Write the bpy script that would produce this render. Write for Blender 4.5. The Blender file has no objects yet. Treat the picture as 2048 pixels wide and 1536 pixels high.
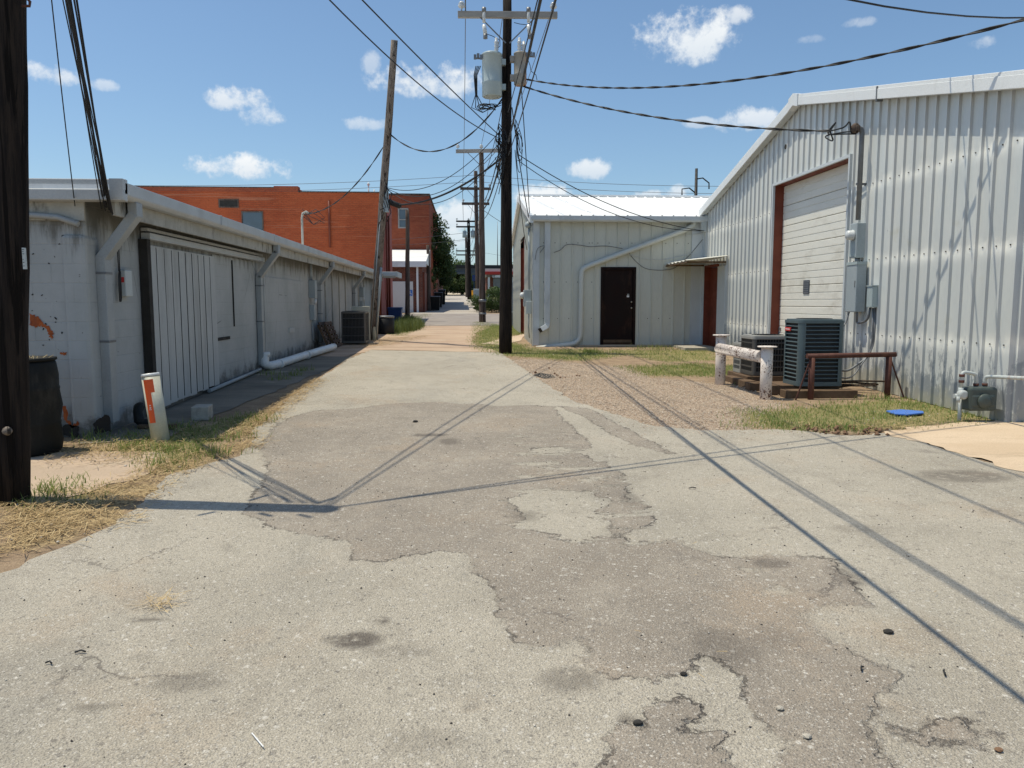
import bpy, bmesh, math, random
import numpy as np
from mathutils import Vector, Matrix, geometry
random.seed(7); rng = np.random.default_rng(7)
R = math.radians
S = 0.021                      # the ground climbs gently away from the camera
EYE = Vector((0, 0, 1.6)); FPX = 1540.0
PITCH = math.atan(163 / FPX); YAW = math.atan(86 * math.cos(PITCH) / FPX)
sc = bpy.context.scene; COL = sc.collection
fwd = Vector((math.sin(YAW) * math.cos(PITCH), math.cos(YAW) * math.cos(PITCH), -math.sin(PITCH)))
rgt = Vector((math.cos(YAW), -math.sin(YAW), 0)); upv = rgt.cross(fwd)
def ray(px, py): return (fwd + rgt * ((px - 1024) / FPX) + upv * ((768 - py) / FPX)).normalized()
def G(px, py, dz=0.0):         # photo measurement -> point on the ground
    d = ray(px, py); t = (S * 0 + dz - EYE.z) / (d.z - S * d.y); return EYE + d * t
def atX(px, py, X): d = ray(px, py); return EYE + d * (X / d.x)
def atY(px, py, Y): d = ray(px, py); return EYE + d * (Y / d.y)
def gz(y): return S * y
def g2(px, py): p = G(px, py); return (p.x, p.y)

# ------------------------------------------------------------------ materials
class NT:
    def __init__(s, name, rough=0.7, metal=0.0, spec=0.4):
        s.m = bpy.data.materials.new(name); s.m.use_nodes = True; s.t = s.m.node_tree
        s.b = s.t.nodes['Principled BSDF']; s.b.inputs['Roughness'].default_value = rough
        s.b.inputs['Metallic'].default_value = metal; s.b.inputs['Specular IOR Level'].default_value = spec
        s._pos = None
    def n(s, typ, ins=None, **kw):
        nd = s.t.nodes.new('ShaderNode' + typ)
        for k, v in kw.items(): setattr(nd, k, v)
        for k, v in (ins or {}).items():
            if isinstance(v, bpy.types.NodeSocket): s.t.links.new(v, nd.inputs[k])
            elif v is not None: nd.inputs[k].default_value = v
        return nd
    def pos(s):
        if s._pos is None: s._pos = s.n('NewGeometry').outputs['Position']
        return s._pos
    def xyz(s): q = s.n('SeparateXYZ', {0: s.pos()}); return q.outputs
    def h(s):                                        # height over the sloping ground
        o = s.xyz(); return s.math('SUBTRACT', o[2], s.math('MULTIPLY', o[1], S))
    def vec(s, sx=1, sy=1, sz=1): return s.n('Mapping', {'Vector': s.pos(), 'Scale': (sx, sy, sz)}).outputs[0]
    def noise(s, scale, detail=3, rough=0.55, vec=None, dist=0.0):
        return s.n('TexNoise', {'Vector': vec or s.pos(), 'Scale': scale, 'Detail': detail, 'Roughness': rough, 'Distortion': dist}).outputs[0]
    def vor(s, scale, vec=None, feature='F1', out='Distance'):
        return s.n('TexVoronoi', {'Vector': vec or s.pos(), 'Scale': scale}, feature=feature).outputs[out]
    def math(s, op, a, b=0.0, c=None, clamp=False):
        nd = s.n('Math', {0: a, 1: b}, operation=op, use_clamp=clamp)
        if c is not None:
            if isinstance(c, bpy.types.NodeSocket): s.t.links.new(c, nd.inputs[2])
            else: nd.inputs[2].default_value = c
        return nd.outputs[0]
    def rng(s, v, a, b, c=0.0, d=1.0):
        return s.n('MapRange', {'Value': v, 'From Min': a, 'From Max': b, 'To Min': c, 'To Max': d}, interpolation_type='SMOOTHSTEP').outputs[0]
    def mix(s, f, a, b, mode='MIX'):
        nd = s.t.nodes.new('ShaderNodeMix'); nd.data_type = 'RGBA'; nd.blend_type = mode
        for i, v in ((0, f), (6, a), (7, b)):
            if isinstance(v, bpy.types.NodeSocket): s.t.links.new(v, nd.inputs[i])
            elif i == 0: nd.inputs[0].default_value = v
            else: nd.inputs[i].default_value = (*v, 1) if len(v) == 3 else v
        return nd.outputs[2]
    def attr(s, name): return s.n('Attribute', attribute_name=name).outputs['Fac']
    def bump(s, hgt, dist=0.01, strength=0.6, prev=None):
        nd = s.n('Bump', {'Height': hgt, 'Distance': dist, 'Strength': strength, 'Normal': prev}); return nd.outputs[0]
    def done(s, col=None, rough=None, normal=None):
        for v, k in ((col, 'Base Color'), (rough, 'Roughness'), (normal, 'Normal')):
            if v is None: continue
            if isinstance(v, bpy.types.NodeSocket): s.t.links.new(v, s.b.inputs[k])
            elif k == 'Base Color': s.b.inputs[k].default_value = (*v, 1)
            else: s.b.inputs[k].default_value = v
        return s.m
MATS = {}
def weathered(name, c, c2=None, rough=0.6, metal=0.0, scale=6.0, amt=0.5, bump=0.002, fine=60, spec=0.4, dirt=None, dirt_amt=0.5, vs=(1, 1, 1)):
    """painted / plain surface with broad and fine variation, optional blotches of dirt colour"""
    m = NT(name, rough, metal, spec); c2 = c2 or tuple(x * 0.72 for x in c)
    v = m.vec(*vs)
    n1 = m.noise(scale, 4, 0.6, v); f = m.rng(n1, 0.5 - 0.25 / max(amt, .05) * .5, 0.5 + 0.25)
    col = m.mix(m.math('MULTIPLY', f, amt), c, c2)
    n2 = m.noise(fine, 3, 0.6, v)
    col = m.mix(m.rng(n2, 0.35, 0.7, 0.0, 0.25), col, tuple(x * 0.6 for x in c))
    if dirt:
        n3 = m.noise(scale * .45 + .7, 6, 0.7, m.vec(vs[0], vs[1], vs[2] * .4))
        col = m.mix(m.rng(n3, 0.52, 0.7, 0.0, dirt_amt), col, dirt)
    m.done(col, m.rng(n1, 0.3, 0.7, max(.05, rough - .08), min(1, rough + .1)), m.bump(n2, bump, 0.5))
    MATS[name] = m.m; return m.m

def make_road():
    m = NT('road_surface', 0.88, 0, 0.25)
    sd = m.math('MINIMUM', m.attr('patch'), .17); wear = m.attr('wear'); tan = m.attr('tan')
    nA = m.noise(2.3, 5, 0.6); nB = m.noise(14, 5, 0.65); nC = m.noise(0.55, 4, 0.55); nD = m.noise(60, 3, .6)
    e = m.math('ADD', sd, m.math('MULTIPLY', m.math('SUBTRACT', nA, .5), .30))
    e = m.math('ADD', e, m.math('MULTIPLY', m.math('SUBTRACT', nB, .5), .17))
    e = m.math('ADD', e, m.math('MULTIPLY', m.math('SUBTRACT', nD, .5), .03))
    wn = m.noise(3.2, 6, .68, m.vec(.55, 1.6, 1)); e = m.math('SUBTRACT', e, m.math('MULTIPLY', m.rng(wn, .50, .60), m.math('MULTIPLY', wear, .5)))
    soft = m.rng(m.noise(.9, 3, .5), .42, .68, .003, .05)
    pm = m.n('MapRange', {'Value': e, 'From Min': m.math('MULTIPLY', soft, -1.0), 'From Max': soft}, interpolation_type='SMOOTHSTEP').outputs[0]
    light = m.mix(m.rng(nC, .3, .7), (.43, .388, .310), (.525, .475, .382))
    light = m.mix(m.rng(m.noise(1.3, 5, .65, m.vec(1, .45, 1)), .5, .72, 0, .38), light, (.30, .285, .25))
    dark = m.mix(m.rng(nC, .35, .65), (.31, .266, .213), (.395, .34, .272))
    dark = m.mix(m.rng(m.noise(5, 5, .65), .45, .7, 0, .6), dark, (.27, .236, .195))
    col = m.mix(pm, light, dark)
    # rusty / sandy bloom
    col = m.mix(m.rng(m.noise(.9, 5, .6, m.vec(1, 1, 1), .4), .53, .72, 0, .50), col, (.46, .345, .235))
    lo_ = m.noise(2.6, 6, .72, m.vec(1, .8, 1)); col = m.mix(m.rng(lo_, .48, .68, 0, .30), col, (.235, .205, .165)); col = m.mix(m.rng(lo_, .5, .30, 0, .30), col, (.56, .50, .405))
    col = m.mix(m.rng(m.noise(7, 6, .75, m.vec(1, .6, 1)), .58, .70, 0, .45), col, (.20, .175, .145))
    # exposed aggregate, mixed sizes
    for sc_, lo, hi, amt in ((34, .93, .985, .75), (62, .84, .96, .7), (110, .76, .93, .75), (190, .70, .9, .6)):
        vc = m.n('TexVoronoi', {'Vector': m.pos(), 'Scale': float(sc_)})
        rnd = m.n('SeparateColor', {0: vc.outputs['Color']}).outputs
        inside = m.rng(vc.outputs['Distance'], .30, .5, 1, 0)
        br = m.math('MULTIPLY', m.rng(rnd[0], lo, hi), inside)
        dk = m.math('MULTIPLY', m.rng(rnd[1], lo, hi), inside)
        col = m.mix(m.math('MULTIPLY', br, amt), col, (.70, .66, .58))
        col = m.mix(m.math('MULTIPLY', dk, amt * .8), col, (.16, .145, .13))
    col = m.mix(m.rng(m.noise(150, 3, .75), .42, .68, 0, .55), col, (.17, .15, .125))
    col = m.mix(m.rng(m.noise(34, 4, .7), .5, .74, 0, .35), col, (.21, .195, .17))
    # oil spots and dirt, pits
    col = m.mix(m.rng(m.noise(1.1, 5, .6, m.vec(1, .7, 1), .3), .66, .74, 0, .55), col, (.15, .135, .12))
    col = m.mix(m.math('MULTIPLY', m.attr('stain'), m.rng(m.noise(9, 5, .7), .28, .5), clamp=True), col, (.115, .098, .082))
    # crumbled dark line where the patch ends, partly open
    brk = m.rng(m.noise(5, 4, .6), .40, .6)
    ln = m.math('MULTIPLY', m.rng(m.math('ABSOLUTE', m.math('ADD', e, -.004)), 0.001, .013, 1, 0), m.math('MULTIPLY', m.math('MULTIPLY', brk, m.rng(soft, .02, .05, 1, 0)), .6))
    col = m.mix(ln, col, (.075, .062, .055))
    # fine cracks
    cv = m.n('TexVoronoi', {'Vector': m.n('VectorMath', {0: m.vec(1, .8, 1), 1: m.n('Combine' + 'XYZ', {0: m.math('MULTIPLY', nB, .25), 1: m.math('MULTIPLY', nA, .5), 2: 0.0}).outputs[0]}, operation='ADD').outputs[0], 'Scale': .9}, feature='DISTANCE_TO_EDGE').outputs['Distance']
    ck = m.math('MULTIPLY', m.rng(cv, .002, .009, 1, 0), m.rng(m.noise(.8, 2), .56, .66))
    col = m.mix(m.math('MULTIPLY', ck, .6), col, (.10, .085, .075))
    hgt = m.math('ADD', m.math('MULTIPLY', m.vor(95), .5), m.math('ADD', m.math('MULTIPLY', m.noise(160, 2), .7), m.math('MULTIPLY', nB, .6)))
    hgt = m.math('ADD', hgt, m.math('MULTIPLY', pm, .9)); hgt = m.math('SUBTRACT', hgt, m.math('MULTIPLY', ln, 1.3))
    return m.done(col, None, m.bump(hgt, .012, 1.0))
def make_tan(name, a, b, joint=None):
    m = NT(name, .9, 0, .2)
    col = m.mix(m.rng(m.noise(1.1, 5, .6, m.vec(.6, 1.5, 1)), .35, .65), a, b)
    col = m.mix(m.rng(m.noise(3.5, 5, .7, m.vec(.4, 1.3, 1)), .52, .7, 0, .45), col, tuple(x * .62 for x in a))
    col = m.mix(m.rng(m.noise(70, 3, .7), .4, .7, 0, .35), col, tuple(x * .55 for x in a))
    col = m.mix(m.rng(m.noise(.9, 4, .6), .56, .7, 0, .4), col, (.5, .44, .34))
    if joint:
        y = m.math('ADD', m.xyz()[1], m.math('MULTIPLY', m.noise(2, 3), .15))
        f = m.math('ABSOLUTE', m.math('SUBTRACT', m.math('FRACT', m.math('DIVIDE', y, joint)), .5))
        col = m.mix(m.rng(f, .485, .497, 0, .7), col, (.10, .08, .065))
    return m.done(col, None, m.bump(m.noise(90, 3), .006, .5))
def make_ground():
    m = NT('ground_soil', .95, 0, .15)
    gr, gv, st = m.attr('grass'), m.attr('gravel'), m.attr('straw')
    n1 = m.noise(3.1, 6, .65); n2 = m.noise(25, 4, .7); n3 = m.noise(110, 3, .7)
    soil = m.mix(m.rng(n1, .35, .65), (.40, .29, .19), (.27, .19, .125))
    soil = m.mix(m.rng(n2, .4, .68, 0, .5), soil, (.40, .31, .20))
    soil = m.mix(m.rng(n3, .45, .7, 0, .5), soil, (.12, .085, .06))
    vc = m.n('TexVoronoi', {'Vector': m.pos(), 'Scale': 55.0}); rn = m.n('SeparateColor', {0: vc.outputs['Color']}).outputs
    peb = m.mix(m.rng(rn[0], .1, .9), (.37, .265, .19), (.64, .525, .395)); peb = m.mix(m.rng(rn[1], .8, .95), peb, (.76, .68, .56))
    peb = m.mix(m.rng(vc.outputs['Distance'], .35, .62, 0, .6), peb, (.26, .18, .125))
    gm = m.rng(m.math('ADD', gv, m.math('MULTIPLY', m.math('SUBTRACT', n1, .5), 1.1)), .35, .65)
    col = m.mix(gm, soil, peb)
    sm = m.rng(m.math('ADD', st, m.math('MULTIPLY', m.math('SUBTRACT', n1, .5), 1.3)), .35, .7)
    straw = m.mix(m.rng(m.noise(60, 4, .7, m.vec(1, .35, 1)), .35, .65), (.52, .40, .22), (.24, .17, .09))
    col = m.mix(m.math('MULTIPLY', sm, .8), col, straw)
    am = m.rng(m.math('ADD', gr, m.math('MULTIPLY', m.math('SUBTRACT', n1, .5), 1.5)), .35, .75)
    grass = m.mix(m.rng(n2, .35, .65), (.17, .18, .065), (.34, .28, .13))
    col = m.mix(m.math('MULTIPLY', am, .85), col, grass)
    far = m.rng(m.xyz()[1], 45, 70); col = m.mix(far, col, (.17, .16, .08))
    hg = m.math('ADD', m.math('MULTIPLY', vc.outputs['Distance'], m.math('MULTIPLY', gm, -1.2)), m.math('ADD', n3, n2))
    return m.done(col, None, m.bump(hg, .02, .8))
def make_blockwall():
    m = NT('painted_block', .62, 0, .3); o = m.xyz(); h = m.h()
    uv = m.n('CombineXYZ', {0: m.math('ADD', o[0], o[1]), 1: o[2], 2: 0.0}).outputs[0]
    br = m.n('TexBrick', {'Vector': uv, 'Scale': 1.0, 'Mortar Size': .006, 'Mortar Smooth': .6, 'Brick Width': .4, 'Row Height': .2}).outputs['Fac']
    n1 = m.noise(1.2, 6, .65); n2 = m.noise(9, 5, .7); n3 = m.noise(45, 3, .6)
    col = m.mix(m.rng(n1, .35, .7), (.41, .425, .42), (.33, .35, .345))
    col = m.mix(m.rng(m.noise(3, 5, .7, m.vec(1.5, 1.5, .18)), .5, .75, 0, .5), col, (.36, .37, .35))
    col = m.mix(m.math('MULTIPLY', br, m.rng(n1, .45, .65, .0, .22)), col, (.22, .23, .22))
    # mould plus recess shade painted into colour below the eave; grime at the foot
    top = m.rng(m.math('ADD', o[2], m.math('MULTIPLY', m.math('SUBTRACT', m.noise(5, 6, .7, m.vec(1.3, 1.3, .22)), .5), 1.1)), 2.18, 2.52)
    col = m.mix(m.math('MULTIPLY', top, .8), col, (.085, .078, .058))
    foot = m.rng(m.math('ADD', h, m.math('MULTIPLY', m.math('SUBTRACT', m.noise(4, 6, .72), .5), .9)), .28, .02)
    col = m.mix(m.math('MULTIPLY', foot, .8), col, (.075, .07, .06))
    chip = m.rng(m.noise(13, 4, .6), .70, .72); col = m.mix(m.math('MULTIPLY', chip, .8), col, (.14, .13, .12))
    ck = m.rng(m.vor(.7, m.vec(1, 1, .7), 'DISTANCE_TO_EDGE'), .001, .005, 1, 0)
    col = m.mix(m.math('MULTIPLY', ck, m.rng(m.noise(.9, 2), .5, .6, 0, .7)), col, (.07, .07, .065))
    hg = m.math('SUBTRACT', m.math('ADD', m.math('MULTIPLY', n2, .8), m.math('MULTIPLY', n3, .4)), m.math('MULTIPLY', br, .8))
    return m.done(col, None, m.bump(hg, .008, .5))
def make_brick(name, a, b, mort, dirt=.5):
    m = NT(name, .85, 0, .2); o = m.xyz()
    uv = m.n('CombineXYZ', {0: m.math('ADD', o[0], o[1]), 1: o[2], 2: 0.0}).outputs[0]
    t = m.n('TexBrick', {'Vector': uv, 'Color1': (*a, 1), 'Color2': (*b, 1), 'Mortar': (*mort, 1), 'Scale': 1.0, 'Mortar Size': .010, 'Mortar Smooth': .3, 'Bias': -.2, 'Brick Width': .23, 'Row Height': .078})
    col = t.outputs['Color']
    n = m.noise(1.6, 6, .7, m.vec(.35, .35, 3.2))
    col = m.mix(m.rng(n, .50, .72, 0, dirt), col, tuple(x * .45 for x in a))
    col = m.mix(m.rng(m.noise(.35, 5, .6), .42, .66, 0, .55), col, tuple(min(1, x * 1.25) for x in b))
    col = m.mix(m.rng(m.noise(22, 4, .7, m.vec(.4, .4, 2)), .50, .74, 0, .55), col, tuple(x * .4 for x in a))
    col = m.mix(m.rng(m.noise(1.1, 3, .5, m.vec(.12, .12, 6)), .67, .70, 0, .38), col, (.52, .25, .15))
    return m.done(col, None, m.bump(m.math('ADD', t.outputs['Fac'], m.math('MULTIPLY', m.noise(20, 3), -1.0)), -.012, .7))
def make_wood(name, a, b, dk, scale=1.0):
    m = NT(name, .9, 0, .2); v = m.vec(1, 1, .045)
    n = m.noise(38 * scale, 6, .7, v); n2 = m.noise(3, 4, .6, m.vec(1, 1, .3))
    col = m.mix(m.rng(n, .36, .62), a, b); col = m.mix(m.rng(n2, .4, .7, 0, .7), col, dk)
    cr = m.rng(m.noise(17 * scale, 4, .6, m.vec(1, 1, .022)), .57, .62)
    col = m.mix(m.math('MULTIPLY', cr, .85), col, tuple(x * .25 for x in dk))
    return m.done(col, None, m.bump(m.math('SUBTRACT', n, m.math('MULTIPLY', cr, 1.2)), .018, .9))
def make_galv(name, a, b, streak, purlins=(), grime=0.0, metal=.25, rough=.42):
    m = NT(name, rough, metal, .5); o = m.xyz(); h = m.h()
    n1 = m.noise(1.3, 4, .6, m.vec(1, 1.6, .35)); n2 = m.noise(26, 3, .6, m.vec(1, 2, .25))
    col = m.mix(m.rng(n1, .35, .65), a, b); col = m.mix(m.rng(n2, .45, .7, 0, .3), col, streak)
    pid = m.n('TexWhiteNoise', {'W': m.math('FLOOR', m.math('DIVIDE', m.math('ADD', o[0], o[1]), .98))}, noise_dimensions='1D').outputs[0]
    col = m.mix(m.math('MULTIPLY', pid, .3), col, tuple(x * .72 for x in a))
    hg = m.math('MULTIPLY', m.noise(1.1, 2, .5, m.vec(1, 1.2, 1)), .5)
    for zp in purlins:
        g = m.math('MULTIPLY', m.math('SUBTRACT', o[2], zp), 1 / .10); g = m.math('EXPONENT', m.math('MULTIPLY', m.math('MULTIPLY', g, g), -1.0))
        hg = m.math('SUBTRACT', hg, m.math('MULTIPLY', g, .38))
        col = m.mix(m.math('MULTIPLY', g, m.rng(m.noise(3.5, 2), .35, .62, .25, 1.0)), col, (.97, .96, .88))  # sun highlight along each purlin row, painted as a pale band
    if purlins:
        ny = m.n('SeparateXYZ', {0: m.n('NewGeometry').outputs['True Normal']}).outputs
        fl = m.math('MULTIPLY', m.rng(m.math('ABSOLUTE', ny[1]), .4, .8), .42); col = m.mix(fl, col, (.25, .25, .29))  # shade of the rib flanks painted into the colour
    if grime:
        gn = m.noise(5, 6, .75, m.vec(1, 1.4, .5)); k = m.rng(h, .15, 1.25, .20, -.1)
        col = m.mix(m.math('MULTIPLY', m.rng(m.math('ADD', gn, k), .58, .68), grime), col, (.24, .27, .30))
        k2 = m.rng(h, .0, .5, .22, -.1)
        col = m.mix(m.math('MULTIPLY', m.rng(m.math('ADD', m.noise(2, 5, .6), k2), .5, .7), .55), col, (.47, .45, .33))
    return m.done(col, m.rng(n1, .3, .7, rough - .1, rough + .12), m.bump(hg, .03, .35))
def make_peel(name, paint, rust, thr=.52, sc_=22):
    m = NT(name, .75, 0, .3); n = m.noise(sc_, 6, .72); n2 = m.noise(4, 3)
    f = m.rng(m.math('ADD', n, m.math('MULTIPLY', m.math('SUBTRACT', n2, .5), .35)), thr, thr + .03)
    r = m.mix(m.rng(m.noise(70, 3), .3, .7), rust, tuple(x * .4 for x in rust))
    pc = m.mix(m.rng(m.noise(8, 4), .4, .7, 0, .5), paint, tuple(.7 * x + .3 * y for x, y in zip(paint, rust)))
    return m.done(m.mix(f, pc, r), None, m.bump(m.math('MULTIPLY', f, -1), .003, .8))
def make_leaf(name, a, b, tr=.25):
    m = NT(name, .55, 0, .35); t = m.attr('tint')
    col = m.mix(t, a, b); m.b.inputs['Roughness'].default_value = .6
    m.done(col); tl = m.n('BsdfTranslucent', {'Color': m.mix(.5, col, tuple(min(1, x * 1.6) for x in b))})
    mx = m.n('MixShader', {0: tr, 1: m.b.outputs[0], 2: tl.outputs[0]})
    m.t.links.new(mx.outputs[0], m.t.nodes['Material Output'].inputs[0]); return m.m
def make_glass(name, c=(.03, .04, .05)):
    m = NT(name, .08, 0, .9); return m.done(m.mix(m.noise(1.5, 2), c, tuple(x * 2.2 for x in c)))

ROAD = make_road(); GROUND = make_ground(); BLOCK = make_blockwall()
TAN = make_tan('tan_concrete', (.42, .30, .215), (.50, .385, .28), 2.9); DRIVE = make_tan('driveway_concrete', (.55, .42, .285), (.62, .485, .34))
APRON = make_tan('apron_concrete', (.58, .46, .34), (.50, .39, .29)); STRIP = make_tan('old_concrete', (.17, .15, .12), (.25, .22, .175))
ASPH = make_tan('street_asphalt', (.265, .225, .20), (.34, .31, .28))
FARALLEY = make_tan('far_alley_surface', (.42, .375, .32), (.48, .435, .38), 7.0)
SANDY = make_tan('sandy_surface', (.62, .52, .38), (.55, .46, .33))
BRICK_O = make_brick('orange_brick', (.37, .078, .030), (.43, .105, .040), (.30, .085, .042), .5)
BRICK_D = make_brick('dark_brick', (.30, .07, .035), (.37, .10, .045), (.24, .09, .06), .5)
BRICK_B = make_brick('brown_brick', (.16, .055, .04), (.24, .085, .055), (.22, .16, .13), .6)
REDPAINT = weathered('red_painted_wall', (.36, .075, .05), (.42, .13, .10), .75, scale=2, amt=.8, dirt=(.55, .35, .30), dirt_amt=.7, bump=.004)
GUTTER = weathered('gutter_paint', (.49, .51, .51), (.41, .43, .43), .42, scale=2.5, amt=.5, dirt=(.26, .25, .21), dirt_amt=.25, spec=.5)
DSPOUT = weathered('downspout_paint', (.36, .385, .39), (.29, .31, .32), .45, scale=3, amt=.5, dirt=(.2, .19, .16), dirt_amt=.35)
BOARD = weathered('white_board', (.48, .495, .485), (.39, .41, .405), .6, scale=3, amt=.6, dirt=(.20, .19, .17), dirt_amt=.4, vs=(1, 1, .25))
FASCIA = weathered('mouldy_fascia', (.44, .43, .38), (.32, .31, .27), .7, scale=5, amt=.8, dirt=(.05, .045, .035), dirt_amt=.92)
GRIME = weathered('dark_gap', (.035, .032, .028), None, .9, amt=.6)
ROOFW = make_galv('white_roof_metal', (.88, .88, .86), (.80, .81, .80), (.70, .72, .72), metal=0, rough=.5)
SHEDW = make_galv('shed_panel', (.62, .63, .56), (.575, .585, .53), (.47, .48, .44), metal=0, rough=.5)
SHEDT = weathered('shed_trim', (.60, .64, .66), (.50, .54, .57), .4, scale=3, amt=.5, dirt=(.3, .3, .28), dirt_amt=.3)
SHEDPIPE = weathered('shed_pipe', (.63, .65, .61), (.56, .58, .55), .5, scale=3, amt=.4)
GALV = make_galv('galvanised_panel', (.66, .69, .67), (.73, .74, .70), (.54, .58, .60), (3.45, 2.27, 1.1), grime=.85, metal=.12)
WTRIM = weathered('white_trim', (.80, .82, .82), (.70, .72, .73), .4, scale=2, amt=.4, dirt=(.45, .44, .40), dirt_amt=.3)
PRIMER = weathered('red_primer', (.20, .045, .022), (.14, .035, .02), .6, scale=4, amt=.7, dirt=(.06, .03, .02), dirt_amt=.4)
ROLLER = weathered('roller_paint', (.82, .81, .74), (.72, .71, .65), .5, scale=2.5, amt=.5, dirt=(.42, .39, .32), dirt_amt=.45, vs=(1, .5, 2.5))
DKDOOR = weathered('dark_brown_door', (.010, .005, .005), (.022, .009, .007), .6, spec=.15, scale=3, amt=.6, dirt=(.10, .05, .03), dirt_amt=.35)
BRASS = weathered('worn_metal', (.55, .50, .40), None, .35, .7)
POLE_D = make_wood('dark_creosote_wood', (.036, .026, .020), (.013, .010, .009), (.02, .014, .011))
POLE_T = make_wood('black_creosote_wood', (.030, .021, .016), (.010, .008, .007), (.016, .012, .01))
POLE_G = make_wood('grey_weathered_wood', (.28, .235, .195), (.155, .13, .11), (.13, .10, .085))
POLE_M = make_wood('brown_weathered_wood', (.17, .13, .105), (.085, .065, .055), (.07, .05, .04))
ARM = weathered('crossarm_wood', (.36, .34, .31), (.25, .235, .215), .9, scale=4, amt=.8, vs=(.3, 1, 1), bump=.005)
STEEL = weathered('dull_steel', (.22, .23, .24), (.14, .14, .15), .5, .5, scale=6)
CABLE = weathered('cable_rubber', (.018, .018, .019), None, .6)
CABLEG = weathered('bare_cable', (.13, .13, .135), None, .5, .3)
PORC = weathered('porcelain', (.62, .64, .64), (.5, .52, .52), .25, scale=8, amt=.3)
TXG = weathered('transformer_grey', (.40, .47, .475), (.35, .41, .42), .4, scale=2.5, amt=.5, dirt=(.25, .26, .25), dirt_amt=.3)
TXR = weathered('rusty_transformer', (.33, .315, .28), (.26, .24, .21), .6, scale=3, amt=.6, dirt=(.36, .13, .045), dirt_amt=.9, vs=(2, 2, .5))
BOXG = weathered('enclosure_grey', (.36, .41, .43), (.30, .34, .36), .45, scale=4, amt=.4, dirt=(.2, .2, .19), dirt_amt=.2)
BOXL = weathered('enclosure_light', (.52, .56, .55), (.45, .48, .48), .45, scale=4, amt=.4)
PVC = weathered('white_pvc', (.78, .80, .79), (.66, .68, .67), .4, scale=3, amt=.5, dirt=(.35, .32, .26), dirt_amt=.4)
CREAM = weathered('cream_plastic', (.58, .57, .46), (.50, .49, .39), .5, scale=5, amt=.5, dirt=(.35, .32, .24), dirt_amt=.35)
ORANGE = weathered('orange_reflector', (.85, .12, .025), (.7, .10, .03), .4, scale=8, amt=.3)
ORPEEL = weathered('orange_undercoat', (.42, .10, .018), (.24, .05, .012), .7, scale=14, amt=.9, dirt=(.10, .03, .02), dirt_amt=.7)
BLACKP = weathered('black_plastic', (.010, .011, .010), (.018, .018, .017), .6, spec=.2, scale=5, dirt=(.07, .065, .055), dirt_amt=.4)
CONCB = weathered('concrete_block', (.46, .42, .35), (.25, .23, .2), .95, scale=14, amt=.7, bump=.01)
ACG = weathered('ac_slate_metal', (.085, .125, .140), (.07, .10, .115), .4, scale=4, amt=.4, spec=.5)
ACD = weathered('ac_coil_dark', (.010, .011, .013), None, .6)
ACB = weathered('ac_tan_grey', (.11, .105, .095), (.08, .075, .07), .5, scale=4, amt=.5)
ACT = weathered('ac_light_top', (.33, .33, .31), None, .5)
REDB = weathered('red_badge', (.60, .05, .05), None, .4)
WHITEM = weathered('white_marking', (.82, .82, .80), None, .5)
GREYM = weathered('grey_marking', (.22, .23, .25), None, .5)
SIGND = weathered('dark_sign', (.07, .085, .11), None, .5)
PEELW = make_peel('peeling_white_pipe', (.74, .67, .61), (.15, .055, .03), .565, 34)
RUST = weathered('rusted_steel', (.105, .038, .026), (.06, .024, .02), .75, scale=9, amt=.8, dirt=(.20, .09, .05), dirt_amt=.5, bump=.004)
TIMBER = weathered('old_timber', (.15, .095, .055), (.08, .05, .03), .9, scale=9, amt=.8, vs=(1, 1, 1), bump=.006)
GASM = weathered('gas_meter_green', (.065, .085, .078), (.05, .065, .06), .45, scale=6, amt=.4, dirt=(.2, .19, .16), dirt_amt=.3)
GPIPE = weathered('gas_pipe_grey', (.48, .52, .51), (.38, .41, .40), .5, scale=12, amt=.5, dirt=(.25, .08, .05), dirt_amt=.7)
BLUE = weathered('blue_lid_plastic', (.07, .20, .62), (.05, .16, .5), .4, scale=5, amt=.4, dirt=(.22, .2, .2), dirt_amt=.3)
NAVY = weathered('navy_bin_plastic', (.02, .05, .17), (.015, .035, .12), .45, scale=4)
YELLOW = weathered('yellow_plastic', (.78, .34, .015), (.65, .27, .01), .5, scale=3)
CLOD = weathered('soil_clod', (.17, .095, .055), (.26, .16, .095), .95, scale=20, amt=.8, bump=.012)
PEBM = NT('pebble_stone', .9); PEBM.done(PEBM.mix(PEBM.attr('tint'), (.06, .05, .045), (.62, .57, .49))); PEBM = PEBM.m
GRAVM = NT('gravel_stone', .9); GRAVM.done(GRAVM.mix(GRAVM.attr('tint'), (.31, .225, .165), (.74, .635, .50))); GRAVM = GRAVM.m
PALEBLUE = weathered('pale_blue_panel', (.44, .50, .53), (.38, .43, .46), .5, scale=2)
LIGHTW = weathered('light_painted_wall', (.66, .67, .66), (.6, .62, .62), .6, scale=2, amt=.4)
STORER = weathered('store_red', (.48, .035, .025), None, .5); STOREW = weathered('store_roof', (.62, .60, .55), None, .6)
BRIDGE = weathered('bridge_girder', (.085, .10, .115), (.065, .075, .085), .6, scale=.5)
GLASS = make_glass('dark_glass'); GLASSB = make_glass('window_glass', (.04, .055, .07))
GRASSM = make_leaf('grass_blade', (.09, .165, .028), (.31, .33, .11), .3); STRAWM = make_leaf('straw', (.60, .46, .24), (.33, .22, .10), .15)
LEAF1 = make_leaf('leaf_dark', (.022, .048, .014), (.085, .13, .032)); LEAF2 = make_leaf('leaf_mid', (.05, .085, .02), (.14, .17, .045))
BARK = make_wood('bark', (.12, .09, .065), (.06, .045, .035), (.05, .04, .03))

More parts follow.
